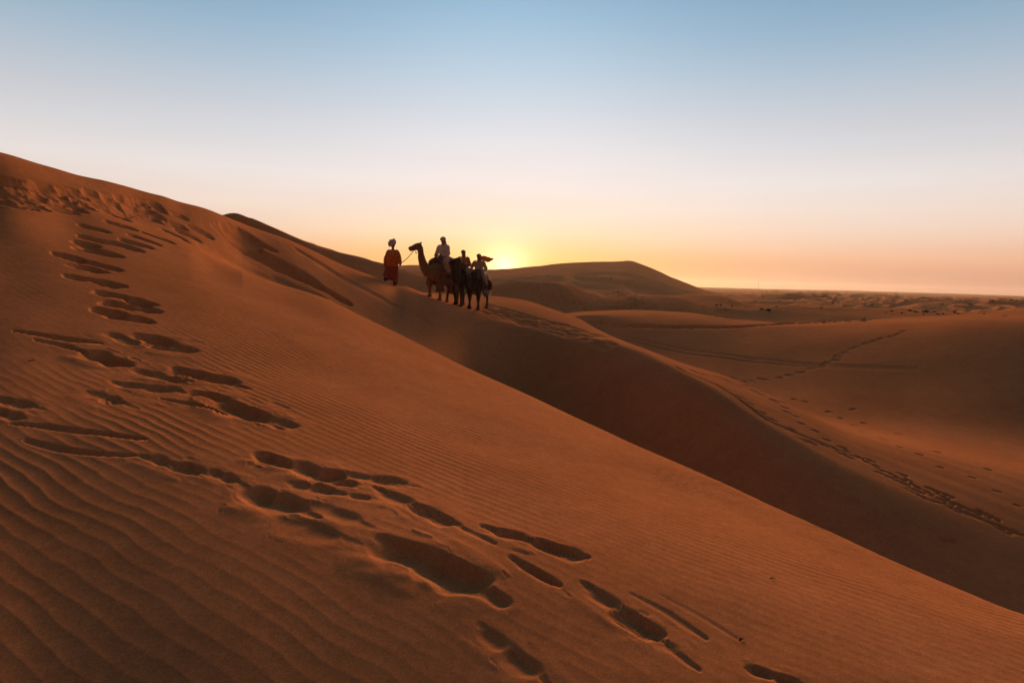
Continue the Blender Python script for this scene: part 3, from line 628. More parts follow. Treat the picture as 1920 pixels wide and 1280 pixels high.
def rider(label, loc, yaw, shirt_m, trouser_m, scarf_m, hyaw=0, hpitch=.1, arms='hold', lean=0.0, tail=None, headtilt=0.0, sc=1.0, sleeve_m=None):
    root = thing('person', label, 'person', loc, yaw, 'riders on the camels'); root.scale = (sc, sc, sc)
    sleeve_m = sleeve_m or shirt_m
    lx = lean
    hip, chest, neck, hd = (0, 0, .09), (.02 + lx * .6, 0, .40), (.03 + lx, 0, .56), (.055 + lx * 1.3, headtilt, .70)
    sh = lambda s: (.02 + lx * .9, s * .185, .485)
    if arms == 'hold': el_ = {s: (.07 + lx, s * .27, .23) for s in (-1, 1)}; wr = {s: (.30 + lx, s * .09, .20) for s in (-1, 1)}
    elif arms == 'cross': el_ = {s: (.04 + lx, s * .30, .22) for s in (-1, 1)}; wr = {s: (.24 + lx, s * .05, .25 + .03 * s) for s in (-1, 1)}
    else: el_ = {1: (.0, .31, .22), -1: (.0, -.33, .25)}; wr = {1: (.26, .12, .14), -1: (.14, -.20, .06)}
    kn = lambda s: (.34, s * .33, -.06); an = lambda s: (.20, s * .41, -.44); toe = lambda s: (.36, s * .47, -.50)
    b = bmesh.new()
    stube(b, [(*hip, .15, .11), (.0, 0, .2, .14, .10), (*chest, .165, .115), (lx * .8 + .02, 0, .5, .13, .085), (*neck, .055, .055), (hd[0] - .02, headtilt * .8, .63, .05, .055)], 3, 14, (1, 0, 0))
    q, R_ = head(b, hd, hyaw, hpitch)
    for s in (-1, 1):
        stube(b, [(*sh(s), .06, .06), (*[(a + c) / 2 for a, c in zip(sh(s), el_[s])], .05, .05), (*el_[s], .042, .042), (*[(a + c) / 2 for a, c in zip(el_[s], wr[s])], .04, .038), (*wr[s], .027, .022)], 3, 10)
        stube(b, [(0, s * .09, .08, .1, .1), (.2, s * .24, .04, .085, .085), (*kn(s), .06, .062), (.27, s * .37, -.25, .056, .06), (*an(s), .038, .04), (an(s)[0] + .02, an(s)[1], an(s)[2] - .04, .036, .04)], 3, 10)
        stube(b, [(an(s)[0] - .05, an(s)[1] - s * .01, an(s)[2] - .04, .03, .03), (an(s)[0] + .06, s * .435, -.48, .042, .034), (*toe(s), .035, .02)], 2, 10)
    def fing(b2):
        for s in (-1, 1):
            d = Vector(wr[s]) - Vector(el_[s]); hand(b2, wr[s], d, (0, 0, -1), .55, s)
    organic('body', b, M_SKIN, root, .013, 3, fing)
    eyes(q, R_, root)
    # shirt
    b = bmesh.new()
    stube(b, [(-.01, 0, .0, .19, .15), (.0, 0, .14, .175, .135), (.01 + lx * .5, 0, .3, .185, .14), (chest[0], 0, .42, .19, .135), (.02 + lx * .85, 0, .5, .16, .105), (neck[0], 0, .555, .075, .07)], 3, 18, (1, 0, 0))
    for k in range(5):
        a = rg.uniform(-1, 1); stube(b, [(.12 + lx * .4, a * .13, .06, .02, .012), (.13 + lx * .5, a * .1, .2, .022, .012), (.11 + lx * .6, a * .12, .36, .012, .008)], 2, 6)
    organic('shirt', b, shirt_m, root, .014, 3)
    for s in (-1, 1):
        b = bmesh.new(); mid = [(a + c) / 2 for a, c in zip(sh(s), el_[s])]; fm = [a + (c - a) * .75 for a, c in zip(el_[s], wr[s])]
        stube(b, [(sh(s)[0], s * .14, .49, .075, .075), (*sh(s), .085, .085), (*mid, .075, .075), (*el_[s], .07, .068), (*fm, .058, .055)], 3, 12)
        finish('sleeve', b, sleeve_m, root)
        b = bmesh.new()
        stube(b, [(-.02, s * .06, .06, .14, .14), (.18, s * .22, .03, .12, .12), (kn(s)[0] - .01, kn(s)[1], kn(s)[2], .095, .1), (.27, s * .37, -.25, .085, .09), (an(s)[0] + .02, an(s)[1], an(s)[2] + .08, .072, .078)], 3, 12)
        finish('trouser_leg', b, trouser_m, root)
        b = bmesh.new()
        stube(b, [(an(s)[0] - .07, an(s)[1] - s * .01, an(s)[2] - .055, .034, .03), (an(s)[0] + .05, s * .43, an(s)[2] - .04, .05, .045), (toe(s)[0] - .03, s * .46, -.485, .046, .034), (toe(s)[0] + .03, s * .475, -.5, .03, .02)], 3, 10)
        finish('shoe', b, M_LEATHER, root)
    # head cloth: wound band, crown, and the loose cloth over the neck
    b = bmesh.new()
    ball(b, q(-.012, 0, .055), (.108, .088, .088), R_, 18)
    for zz, rr_, tl in ((.035, 1.0, .12), (.06, 1.02, -.12), (.085, .9, .1)):
        pts = [q(-.012 + .1 * rr_ * math.cos(a), .082 * rr_ * math.sin(a), zz + tl * .1 * math.cos(a)) for a in np.linspace(0, 2 * math.pi, 20)]
        tube(b, pts, [.019] * 20, 8)
    stube(b, [tuple(q(-.085, 0, .05)) + (.07, .02), tuple(q(-.1, 0, -.04)) + (.075, .025), tuple(q(-.1, 0, -.13)) + (.085, .03), tuple(q(-.1, 0, -.2)) + (.07, .02)], 3, 12, (1, 0, 0))
    stube(b, [tuple(q(.03, -.08, -.12)) + (.03, .02), tuple(q(.075, 0, -.135)) + (.035, .025), tuple(q(.03, .08, -.12)) + (.03, .02), tuple(q(-.06, .08, -.1)) + (.03, .02)], 3, 10)
    organic('head_scarf', b, scarf_m, root, .012, 2)
    if tail:
        b = bmesh.new(); rows = []
        s = spline(tail, 5); n_ = len(s)
        for side in (-1, 1): pass
        top = []; bot = []
        for i, p in enumerate(s):
            hgt = p[3]; wob = .025 * math.sin(i * 1.1)
            top.append([b.verts.new(Vector((p[0] + dx, p[1] + wob, p[2] + hgt * .5))) for dx in (-.006, .006)])
            bot.append([b.verts.new(Vector((p[0] + dx, p[1] + wob * .6 + .02, p[2] - hgt * .5))) for dx in (-.006, .006)])
        for i in range(n_ - 1):
            b.faces.new((top[i][0], top[i + 1][0], bot[i + 1][0], bot[i][0])); b.faces.new((top[i][1], bot[i][1], bot[i + 1][1], top[i + 1][1]))
            b.faces.new((top[i][0], top[i][1], top[i + 1][1], top[i + 1][0])); b.faces.new((bot[i][0], bot[i + 1][0], bot[i + 1][1], bot[i][1]))
        b.faces.new((top[0][0], bot[0][0], bot[0][1], top[0][1])); b.faces.new((top[-1][0], top[-1][1], bot[-1][1], bot[-1][0]))
        finish('scarf_tail', b, scarf_m, root)
    return root

def handler():
    x, y = at(735, 533, 25.9)[:2]; z = ground(x, y)
    root = thing('person', 'man in an orange robe and pale turban leading the front camel by a rope', 'person', (x, y, z - .02))
    # local axes: +X screen right, -Y towards the lens
    fl, fr = Vector((-.26, .06, .17)), Vector((.10, -.03, -.04))
    fl.z = ground(x + fl.x, y + fl.y) - z + .04; fr.z = ground(x + fr.x, y + fr.y) - z + .03
    b = bmesh.new()
    stube(b, [(0, 0, .80, .15, .12), (.01, 0, .95, .14, .11), (.02, 0, 1.15, .17, .12), (.02, 0, 1.29, .13, .09), (.02, 0, 1.36, .055, .055), (.02, -.01, 1.43, .05, .055)], 3, 14, (0, 1, 0))
    q, R_ = head(b, (.02, -.02, 1.51), -math.pi / 2 + .15, .12)
    wr = {1: (.30, -.12, .84), -1: (-.25, -.10, .74)}; el_ = {1: (.30, .03, 1.02), -1: (-.28, .03, 1.0)}
    for s in (-1, 1):
        stube(b, [(.02 + s * .18, 0, 1.29, .06, .06), (.02 + s * .24, .02, 1.15, .05, .05), (*el_[s], .042, .042), (*wr[s], .027, .022)], 3, 10)
    for f, s in ((fl, -1), (fr, 1)):
        stube(b, [(s * .09, 0, .82, .1, .1), ((f.x + s * .09) / 2 + .02, f.y * .5 - .05, .46 + f.z * .5, .06, .06), (f.x + .02, f.y + .03, f.z + .10, .038, .04), (f.x, f.y + .03, f.z + .04, .036, .04)], 3, 10)
        stube(b, [(f.x, f.y + .06, f.z, .034, .03), (f.x, f.y - .06, f.z, .045, .028), (f.x - .02, f.y - .16, f.z - .015, .036, .018)], 2, 10, (0, 0, 1))
    def fing(b2):
        hand(b2, wr[1], (.25, -.7, -.3), (-.3, 0, -1), .8, 1); hand(b2, wr[-1], (.1, -.3, -1), (1, 0, 0), .4, -1)
    organic('body', b, M_SKIN, root, .013, 3, fing)
    eyes(q, R_, root)
    # tunic
    b = bmesh.new()
    stube(b, [(.0, 0, .70, .245, .17), (.0, 0, .84, .235, .165), (.01, 0, 1.0, .22, .155), (.02, 0, 1.18, .215, .145), (.02, 0, 1.28, .18, .12), (.02, 0, 1.345, .09, .085), (.02, 0, 1.37, .075, .075)], 3, 20, (0, 1, 0))
    for k in range(7):
        a = -1 + k / 3; stube(b, [(a * .2, -.13 * math.cos(a), .70, .02, .018), (a * .18, -.14 * math.cos(a), .9, .018, .018), (a * .14 + .02, -.13, 1.15, .01, .01)], 2, 6)
    organic('tunic', b, mat('orange_cloth', (.50, .10, .012), .85, .2, 9, .2, .15), root, .015, 3)
    for s in (-1, 1):
        b = bmesh.new()
        stube(b, [(.02 + s * .09, 0, 1.315, .05, .06), (.02 + s * .155, 0, 1.27, .06, .085), (.02 + s * .205, .01, 1.14, .075, .095), (el_[s][0] * .84, el_[s][1], el_[s][2], .088, .1), (wr[s][0], wr[s][1] + .05, wr[s][2] + .04, .075, .09), (wr[s][0], wr[s][1] + .02, wr[s][2] - .005, .07, .085)], 3, 14)
        finish('sleeve', b, bpy.data.materials['orange_cloth'], root)
    b = bmesh.new()                                            # pale inner collar in the neck opening
    stube(b, [(.02, -.115, 1.33, .045, .02), (.035, -.145, 1.24, .04, .016), (.05, -.16, 1.13, .012, .01)], 3, 10, (0, 1, 0))
    finish('collar', b, mat('collar_cloth', (.34, .22, .13), .9), root)
    # skirt of the robe, blown to the left, its hem cut on the slant
    b = bmesh.new(); rings = []; n_ = 48
    rows = spline([(.0, .0, .74, .245, .175), (-.02, 0, .62, .25, .19), (-.04, .0, .50, .265, .21), (-.065, .01, .34, .285, .23), (-.085, .01, .24, .30, .24)], 4)
    for i, rw in enumerate(rows):
        tt = i / (len(rows) - 1); ring = []
        for k in range(n_):
            a = 2 * math.pi * k / n_; fold = 1 + tt * (.05 * math.sin(7 * a + 1) + .04 * math.sin(11 * a + 3 * tt))
            px_ = rw[0] + rw[3] * fold * math.cos(a); ring.append(b.verts.new((px_, rw[1] + rw[4] * fold * math.sin(a), rw[2] + tt * (-.50 * (px_ + .08)) + .012 * tt * math.sin(5 * a))))
        rings.append(ring)
    inner = [[b.verts.new(v.co + Vector((-(v.co.x - rows[i][0]), -(v.co.y), 0)) * .05) for v in ring] for i, ring in enumerate(rings)]
    for RA in (rings, inner):
        for A, B in zip(RA, RA[1:]):
            for k in range(n_): b.faces.new((A[k], A[(k + 1) % n_], B[(k + 1) % n_], B[k]))
    for A, B in ((rings[0], inner[0]), (rings[-1], inner[-1])):
        for k in range(n_): b.faces.new((A[k], A[(k + 1) % n_], B[(k + 1) % n_], B[k]))
    finish('robe_skirt', b, mat('red_cloth', (.26, .03, .008), .9, .2, 9, .15), root)
    M_DARK = mat('dark_cloth', (.02, .018, .018), .9)
    for f, s in ((fl, -1), (fr, 1)):
        b = bmesh.new()
        stube(b, [(s * .10, 0, .72, .09, .09), ((f.x + s * .09) / 2 + .02, f.y * .5 + .0, .46 + f.z * .5, .085, .085), (f.x + .02, f.y + .03, f.z + .10, .085, .09), (f.x + .015, f.y + .03, f.z + .05, .08, .085)], 3, 12)
        finish('trouser_leg', b, M_DARK, root)
        b = bmesh.new()
        stube(b, [(f.x, f.y + .075, f.z - .005, .036, .032), (f.x, f.y - .05, f.z, .05, .036), (f.x - .02, f.y - .15, f.z - .012, .042, .024), (f.x - .025, f.y - .18, f.z - .014, .02, .012)], 3, 10, (0, 0, 1))
        finish('shoe', b, M_LEATHER, root)
    # turban: coils of cloth
    b = bmesh.new(); ball(b, (.0, -.01, 1.60), (.115, .12, .10), None, 18)
    for k in range(9):
        zc = 1.535 + k * .022; rr_ = (.112, .124, .132, .136, .134, .128, .118, .10, .07)[k]; ph_ = k * 1.3; tl = .28 * math.sin(k * 2.1) + .15
        pts = [(-.01 + rr_ * math.cos(a), -.015 + rr_ * 1.02 * math.sin(a), zc + tl * .12 * math.cos(a + ph_) + .035 * math.cos(a - .2)) for a in np.linspace(0, 2 * math.pi, 22)]
        tube(b, pts, [.024 + .006 * math.sin(3 * a + k) for a in np.linspace(0, 2 * math.pi, 22)], 8)
    organic('turban', b, mat('turban_cloth', (.42, .31, .34), .9, .15, 20, .2), root, .011, 1)
    return root, Matrix.Translation((x, y, z - .02)) @ Vector(wr[1])
man, man_hand = handler()

# ------------------------------------------------------------------ camels
def camel_coat(name, col): return mat(name, col, .95, .3, 7, .15, .3)
def camel(label, px, py, Yd, hx, hy, neck_w, muzzle_w, coat, sc=.88, lift=None, ears_w=None, wdt=1.0):
    """hx, hy: heading on the ground. neck_w: rows (dx, dy, z, ra, rb) in world offsets from the point under the belly, skull last;
    muzzle_w: where the nose points"""
    x, y = at(px, py, Yd)[:2]; yaw = math.atan2(hy, hx); hn = math.hypot(hx, hy); h = Vector((hx / hn, hy / hn, 0)); lf = Vector((-h.y, h.x, 0))
    def gz(lx, ly): p = h * lx * sc + lf * ly * sc; return ground(x + p.x, y + p.y)
    z = sum(gz(a, c) for a in (.5, -.6) for c in (-.18, .18)) / 4
    root = thing('camel', label, 'camel', (x, y, z), yaw, 'camels in the caravan')
    loc = lambda v: Vector((v[0] * h.x + v[1] * h.y, v[0] * lf.x + v[1] * lf.y, v[2]))
    b = bmesh.new(); k = sc
    sv = lambda rows: [tuple(c * k for c in r) for r in rows]
    W = wdt
    stube(b, sv([(-.86, 0, 1.28, .07, .12), (-.74, 0, 1.30, .22 * W, .27), (-.5, 0, 1.30, .31 * W, .34), (-.15, 0, 1.25, .36 * W, .38), (.2, 0, 1.22, .36 * W, .39), (.5, 0, 1.24, .29 * W, .36), (.7, 0, 1.26, .19 * W, .27), (.82, 0, 1.24, .09, .15)]), 3, 18)
    stube(b, sv([(-.55, 0, 1.5, .12, .1), (-.3, 0, 1.62, .2, .18), (-.1, 0, 1.68, .22, .2), (.12, 0, 1.62, .2, .18), (.42, 0, 1.46, .14, .12)]), 3, 14)
    rows = [tuple(loc(r[:3])) + (r[3], r[4]) for r in neck_w]
    rows = [(.45 * k, 0, 1.26 * k, .26 * k, .30 * k), (.68 * k, 0, 1.24 * k, .19 * k, .27 * k)] + rows
    stube(b, rows, 4, 16)
    sk_ = Vector(rows[-1][:3]); md = (loc(muzzle_w) - loc(neck_w[-1][:3])); ml = md.length; mdn = md.normalized()
    upv = (Vector((0, 0, 1)) - mdn * mdn.z).normalized(); sdv = mdn.cross(upv)
    hp = lambda f, u, s: sk_ + mdn * (f * ml) + upv * u + sdv * s
    stube(b, [tuple(hp(-.22, -.01, 0)) + (.075, .08), tuple(hp(0, .01, 0)) + (.112, .13), tuple(hp(.3, .015, 0)) + (.10, .12), tuple(hp(.6, -.01, 0)) + (.076, .09), tuple(hp(.85, -.022, 0)) + (.074, .082), tuple(hp(1.0, -.03, 0)) + (.055, .058)], 3, 14, tuple(upv))
    stube(b, [tuple(hp(.1, -.06, 0)) + (.065, .06), tuple(hp(.6, -.09, 0)) + (.052, .042), tuple(hp(.92, -.10, 0)) + (.044, .034)], 3, 10, tuple(upv))     # lower jaw
    for s in (-1, 1):
        ball(b, hp(.28, .055, s * .08), .034, None, 10)                                                                                          # brow
        stube(b, [tuple(hp(-.12, .08, s * .08)) + (.026, .02), tuple(hp(-.22, .13, s * .12)) + (.036, .018), tuple(hp(-.28, .18, s * .13)) + (.012, .008)], 3, 8)
    for s in (-1, 1):
        lf_ = lift or {}
        fo = lf_.get(('f', s), (0, 0)); ho = lf_.get(('h', s), (0, 0))
        g = (gz(.5 + fo[0], s * .19) - z) / k + fo[1]
        stube(b, sv([(.45, s * .2, 1.22, 0.154, 0.209), (.47 + fo[0] * .2, s * .22, .95, 0.121, 0.154), (.50 + fo[0] * .6, s * .21, .64 + fo[1] * .6, 0.105, 0.113), (.50 + fo[0] * .7, s * .2, .55 + fo[1] * .6 + g * .3, 0.090, 0.096), (.48 + fo[0], s * .195, .34 + g * .6, 0.061, 0.067), (.48 + fo[0], s * .19, .13 + g, 0.064, 0.070), (.51 + fo[0], s * .19, .06 + g, 0.096, 0.083)]), 3, 12, (1, 0, 0))
        stube(b, sv([(.42 + fo[0], s * .19, .035 + g, 0.090, 0.038), (.5 + fo[0], s * .19, .04 + g, 0.125, 0.049), (.62 + fo[0], s * .19, .03 + g, 0.092, 0.033)]), 2, 12)
        g = (gz(-.62 + ho[0], s * .19) - z) / k + ho[1]
        stube(b, sv([(-.6, s * .17, 1.25, 0.187, 0.275), (-.55 + ho[0] * .1, s * .23, .98, 0.143, 0.209), (-.52 + ho[0] * .2, s * .22, .80, 0.122, 0.166), (-.68 + ho[0] * .6, s * .205, .62 + ho[1] * .6, 0.079, 0.096), (-.72 + ho[0] * .7, s * .2, .53 + ho[1] * .7 + g * .3, 0.070, 0.077), (-.67 + ho[0], s * .195, .3 + g * .7, 0.059, 0.064), (-.65 + ho[0], s * .19, .13 + g, 0.061, 0.067), (-.63 + ho[0], s * .19, .06 + g, 0.090, 0.077)]), 3, 12, (1, 0, 0))
        stube(b, sv([(-.71 + ho[0], s * .19, .035 + g, 0.079, 0.038), (-.63 + ho[0], s * .19, .04 + g, 0.113, 0.046), (-.53 + ho[0], s * .19, .03 + g, 0.084, 0.033)]), 2, 12)
    stube(b, sv([(-.84, 0, 1.36, .04, .04), (-.93, .02, 1.2, .03, .03), (-.96, .03, .95, .022, .022), (-.95, .04, .75, .018, .018)]), 3, 8, (1, 0, 0))
    organic('body', b, coat, root, .022, 3)
    # tufts of hair: along the throat, on the crown and at the tail tip
    b = bmesh.new(); rr = random.Random(int(px))
    def strand(p, d, ln_):
        d = Vector(d).normalized(); e = Vector((rr.uniform(-.3, .3), rr.uniform(-.3, .3), -.5))
        tube(b, [p, p + d * ln_ * .5, p + (d + e * .5) * ln_], [.008, .006, .001], 4)
    for i in range(60):
        t_ = rr.random(); j = 2 + t_ * (len(rows) - 3.01); a, c = rows[int(j)], rows[min(int(j) + 1, len(rows) - 1)]; f = j - int(j)
        p = Vector(a[:3]) * (1 - f) + Vector(c[:3]) * f; rad = a[4] * (1 - f) + c[4] * f
        strand(p - mdn * rad * -.0 + Vector((0, 0, -.6 * rad)) + mdn * .5 * rad + sdv * rr.uniform(-.05, .05), mdn * .3 + Vector((0, 0, -1)), rr.uniform(.05, .12))
    for i in range(30): strand(hp(-.05, .09, rr.uniform(-.05, .05)), upv * .8 - mdn * rr.uniform(0, 1), rr.uniform(.03, .08))
    tp = Vector((-.95, .04, .76)) * k
    for i in range(26): strand(tp + Vector((rr.uniform(-.02, .02), rr.uniform(-.02, .02), rr.uniform(0, .1))), (rr.uniform(-.2, .2), rr.uniform(-.2, .2), -1), rr.uniform(.1, .2))
    finish('hair_tufts', b, mat('camel_hair', (.06, .032, .018), 1), root)['kind'] = 'stuff'
    for s in (-1, 1):
        b = bmesh.new(); ball(b, hp(.3, .045, s * .10), .02, None, 8); finish('eye', b, M_EYE, root)
    # rope halter round the muzzle and behind the ears
    b = bmesh.new()
    for f, ra, rb, uo in ((.62, .092, .118, -.04), (-.02, .122, .148, .0)):
        pts = [hp(f, uo + rb * math.cos(a), ra * math.sin(a)) for a in np.linspace(0, 2 * math.pi, 18)]; tube(b, pts, [.009] * 18, 6)
    for s in (-1, 1): tube(b, [hp(.62, -.03, s * .094), hp(.3, -.02, s * .112), hp(-.02, .0, s * .123)], [.008] * 3, 6)
    stube(b, [tuple(hp(.40, -.15, 0)) + (.012, .012), tuple(hp(.38, -.20, 0)) + (.02, .02), tuple(hp(.37, -.26, 0)) + (.012, .012)], 2, 8)   # tassel
    finish('halter', b, M_ROPE, root)
    return root, k, hp(.62, -.15, 0), (x, y, z, yaw)

def world_of(base, v):
    x, y, z, yaw = base; c, s = math.cos(yaw), math.sin(yaw)
    return Vector((x + v[0] * c - v[1] * s, y + v[0] * s + v[1] * c, z + v[2]))

def saddle(label, base, k, cloth, cloth2, pad_m, drop=0.55, W=1.0, hang=0):
    x, y, z, yaw = base
    root = thing('saddle', label, 'saddle', (x, y, z + 1.5 * k), yaw, 'saddles on the camels'); root.scale = (k, k, k)
    def drape(name, x0, x1, off, a_max, m, wav=.015, fringe=False):
        b = bmesh.new(); nx_, na = 14, 30; out, inn = [], []
        for i in range(nx_ + 1):
            u = i / nx_; xx = x0 + (x1 - x0) * u
            hump = math.exp(-((xx + .08) / .36) ** 2); hz = .27 + .14 * hump; wy = (.375 - .12 * max(0, abs(xx) - .35)) * W
            ro, ri = [], []
            for j in range(na + 1):
                a = -a_max + 2 * a_max * j / na
                if abs(a) <= math.pi / 2: yy = (wy + off) * math.sin(a); zz = -.18 + (hz + .20 + off) * math.cos(a)
                else:
                    dn = (abs(a) - math.pi / 2) * .5; yy = math.copysign(wy + off + .02 + .05 * dn, a); zz = -.18 - dn
                fl_ = wav * math.sin(9 * a + 5 * u) * min(1, abs(a)); yy += fl_; zz += .012 * math.sin(13 * u + a)
                n_ = Vector((0, yy, zz + .18)).normalized() if abs(a) <= math.pi / 2 else Vector((0, math.copysign(1, a), 0))
                p = Vector((xx + .02 * math.sin(4 * a), yy, zz)); ro.append(b.verts.new(p + n_ * .012)); ri.append(b.verts.new(p - n_ * .012))
            out.append(ro); inn.append(ri)
        for i in range(nx_):
            for j in range(na):
                b.faces.new((out[i][j], out[i][j + 1], out[i + 1][j + 1], out[i + 1][j])); b.faces.new((inn[i][j], inn[i + 1][j], inn[i + 1][j + 1], inn[i][j + 1]))
            b.faces.new((out[i][0], out[i + 1][0], inn[i + 1][0], inn[i][0])); b.faces.new((out[i][na], inn[i][na], inn[i + 1][na], out[i + 1][na]))
        for j in range(na):
            b.faces.new((out[0][j], inn[0][j], inn[0][j + 1], out[0][j + 1])); b.faces.new((out[nx_][j], out[nx_][j + 1], inn[nx_][j + 1], inn[nx_][j]))
        o = finish(name, b, m, root)
        if fringe:
            b = bmesh.new()
            for s in (0, na):
                for i in range(nx_):
                    for f in (0, .5):
                        p = out[i][s] if False else None
            b.free()
        return o
    drape('under_blanket', -.62, .50, .01, math.pi / 2 + drop, cloth)
    drape('top_blanket', -.46, .36, .045, math.pi / 2 + drop * .55, cloth2)
    if hang: drape('hanging_cloth', -.70, -.18, .055, math.pi / 2 + hang, cloth, .03)
    # stuffed ring that cups the hump, seat pad and the hand rail in front of it
    b = bmesh.new(); pts = [(-.06 + .40 * math.cos(a), .24 * math.sin(a), .15 + .06 * math.cos(2 * a)) for a in np.linspace(0, 2 * math.pi, 28)]
    tube(b, pts, [.085] * 28, 12); organic('cushion', b, pad_m, root, .02, 2)
    b = bmesh.new(); stube(b, [(-.36, 0, .22, .24, .05), (-.1, 0, .27, .26, .07), (.16, 0, .24, .22, .05)], 4, 16); finish('seat_pad', b, cloth2, root)
    b = bmesh.new()
    for s in (-1, 1): tube(b, [(.34, s * .16, .12), (.36, s * .15, .30), (.36, s * .14, .42)], [.014] * 3, 8)
    tube(b, [(.36, -.15, .41), (.36, 0, .44), (.36, .15, .41)], [.014] * 3, 8); finish('hand_rail', b, M_IRON, root)
    b = bmesh.new()
    for xx in (.18, -.34):
        pts = [(xx, .41 * W * math.sin(a), -.22 + .44 * math.cos(a)) for a in np.linspace(.5 * math.pi, 1.5 * math.pi, 16)]; tube(b, pts, [(.03, .008)] * 16, 6)
    finish('girth_strap', b, M_LEATHER, root)
    b = bmesh.new()
    stube(b, [(-.1, -.46 * W, -.05, .02, .06), (-.1, -.50 * W, -.2, .07, .15), (-.1, -.50 * W, -.38, .08, .17), (-.1, -.49 * W, -.52, .05, .12)], 3, 14, (0, 1, 0)); finish('saddle_bag', b, pad_m, root)
    b = bmesh.new()
    stube(b, [(-.1, .46 * W, -.05, .02, .06), (-.1, .50 * W, -.2, .07, .15), (-.1, .50 * W, -.38, .08, .17), (-.1, .49 * W, -.52, .05, .12)], 3, 14, (0, 1, 0)); finish('saddle_bag', b, pad_m, root)
    return root

C1 = camel('tawny front camel with its head raised in profile, led by the man in orange', 829, 560, 26.9, -.58, -.81,
           [(-.48, -.60, 1.14, .20, .24), (-.62, -.66, 1.30, .15, .185), (-.72, -.66, 1.53, .115, .15), (-.77, -.66, 1.77, .10, .13), (-.79, -.66, 1.97, .095, .115), (-.84, -.66, 2.07, .10, .11)], (-1.25, -.66, 2.0),
           camel_coat('tawny_coat', (.20, .085, .032)), .91, {('f', -1): (.10, 0), ('f', 1): (-.12, 0), ('h', -1): (.1, 0), ('h', 1): (-.12, 0)})
C2 = camel('dark middle camel half hidden behind the front camel', 866, 574, 27.5, -.30, -.95,
           [(-.22, -.66, 1.10, .18, .21), (-.22, -.80, 1.28, .145, .165), (-.18, -.80, 1.50, .115, .14), (-.13, -.78, 1.68, .10, .12), (-.12, -.76, 1.76, .10, .11)], (-.46, -.80, 1.68),
           camel_coat('brown_coat', (.032, .014, .006)), .83, {('f', -1): (-.1, 0), ('f', 1): (.1, 0), ('h', 1): (.12, 0)})
C3 = camel('rearmost dark camel facing the viewer with its head held low', 895, 581, 27.4, -.30, -.95,
           [(-.24, -.66, 1.06, .17, .2), (-.20, -.86, 1.06, .14, .16), (-.12, -1.00, 1.18, .115, .13), (-.04, -1.06, 1.34, .10, .11), (-.01, -1.04, 1.40, .10, .10)], (.02, -1.38, 1.22),
           camel_coat('dark_coat', (.024, .011, .005)), .81, {('f', -1): (.08, 0), ('f', 1): (-.06, 0), ('h', 1): (-.18, .16)})
M_PAD = mat('pad_cloth', (.10, .035, .02), .95, .25, 12)
s1 = saddle('brown layered saddle and blankets on the front camel', C1[3], C1[1], mat('brown_blanket', (.09, .04, .025), .95, .25, 8, .2, 0, ('Z', 5, (.22, .10, .06))), mat('red_blanket', (.22, .04, .025), .95, .2, 8, .2), M_PAD, 1.25, 1.12, 1.9)
s2 = saddle('striped saddle blankets on the middle camel', C2[3], C2[1], mat('striped_blanket', (.08, .03, .02), .95, .25, 8, .2, 0, ('X', 5, (.30, .20, .12))), mat('dark_blanket', (.06, .028, .022), .95, .2, 8, .2), M_PAD, 1.5, 1.15)
s3 = saddle('dark saddle blankets on the rearmost camel', C3[3], C3[1], mat('maroon_blanket', (.10, .03, .02), .95, .25, 8, .2), bpy.data.materials['dark_blanket'], M_PAD, 1.1, 1.1)
M_WHITE = translucent(mat('white_cotton', (.76, .60, .48), .85, .08, 14, .8))
M_TAN = mat('tan_trousers', (.36, .20, .11), .9, .12, 14, .2)
def seat(C, up=1.70): return world_of(C[3], (-.10 * C[1], 0, up * C[1]))
rider('rider in white shirt and white head wrap on the front camel', seat(C1), C1[3][3], M_WHITE, M_TAN, translucent(mat('white_wrap', (.58, .50, .46), .9, .1, 18, .8)), .25, .35, 'hold', .05, None, .03, 1.14)
rider('rider in orange-lit shirt and head scarf on the middle camel', seat(C2), C2[3][3], translucent(mat('orange_lit_shirt', (.56, .22, .06), .85, .12, 14, .8)), M_TAN, translucent(mat('brown_scarf', (.26, .10, .05), .9, .12, 18, .8)), .1, .05, 'cross', 0, None, 0, .98)  # orange of the backlight is put into this shirt's base colour
wind = lambda pts: pts
r3y = C3[3][3]
def w2l(dx, dy, yaw): return (dx * math.cos(yaw) + dy * math.sin(yaw), -dx * math.sin(yaw) + dy * math.cos(yaw))
tl = [(*w2l(.05, .0, r3y), .66, .15), (*w2l(.18, -.02, r3y), .66, .20), (*w2l(.32, -.03, r3y), .62, .22), (*w2l(.45, -.03, r3y), .625, .13), (*w2l(.56, -.03, r3y), .655, .03)]
rider('rider in pale shirt on the rearmost camel, scarf blowing out to the right', seat(C3), r3y, translucent(mat('pale_shirt', (.60, .42, .27), .85, .1, 14, .8)), M_TAN, translucent(mat('ochre_scarf', (.50, .20, .06), .9, .12, 18, .8)), -.1, .0, 'akimbo', 0, tl, 0, 1.0)

# lead rope
b = bmesh.new(); p0 = Vector(man_hand) + Vector((.03, -.06, .0)); p1 = world_of(C1[3], C1[2])
tube(b, [p0.lerp(p1, t_) - Vector((0, 0, .05 * math.sin(math.pi * t_))) for t_ in np.linspace(-.04, 1, 14)], [.013] * 14, 6)
tag(finish('lead_rope', b, M_LEATHER), 'dark lead rope from the man in orange to the front camel', 'rope')

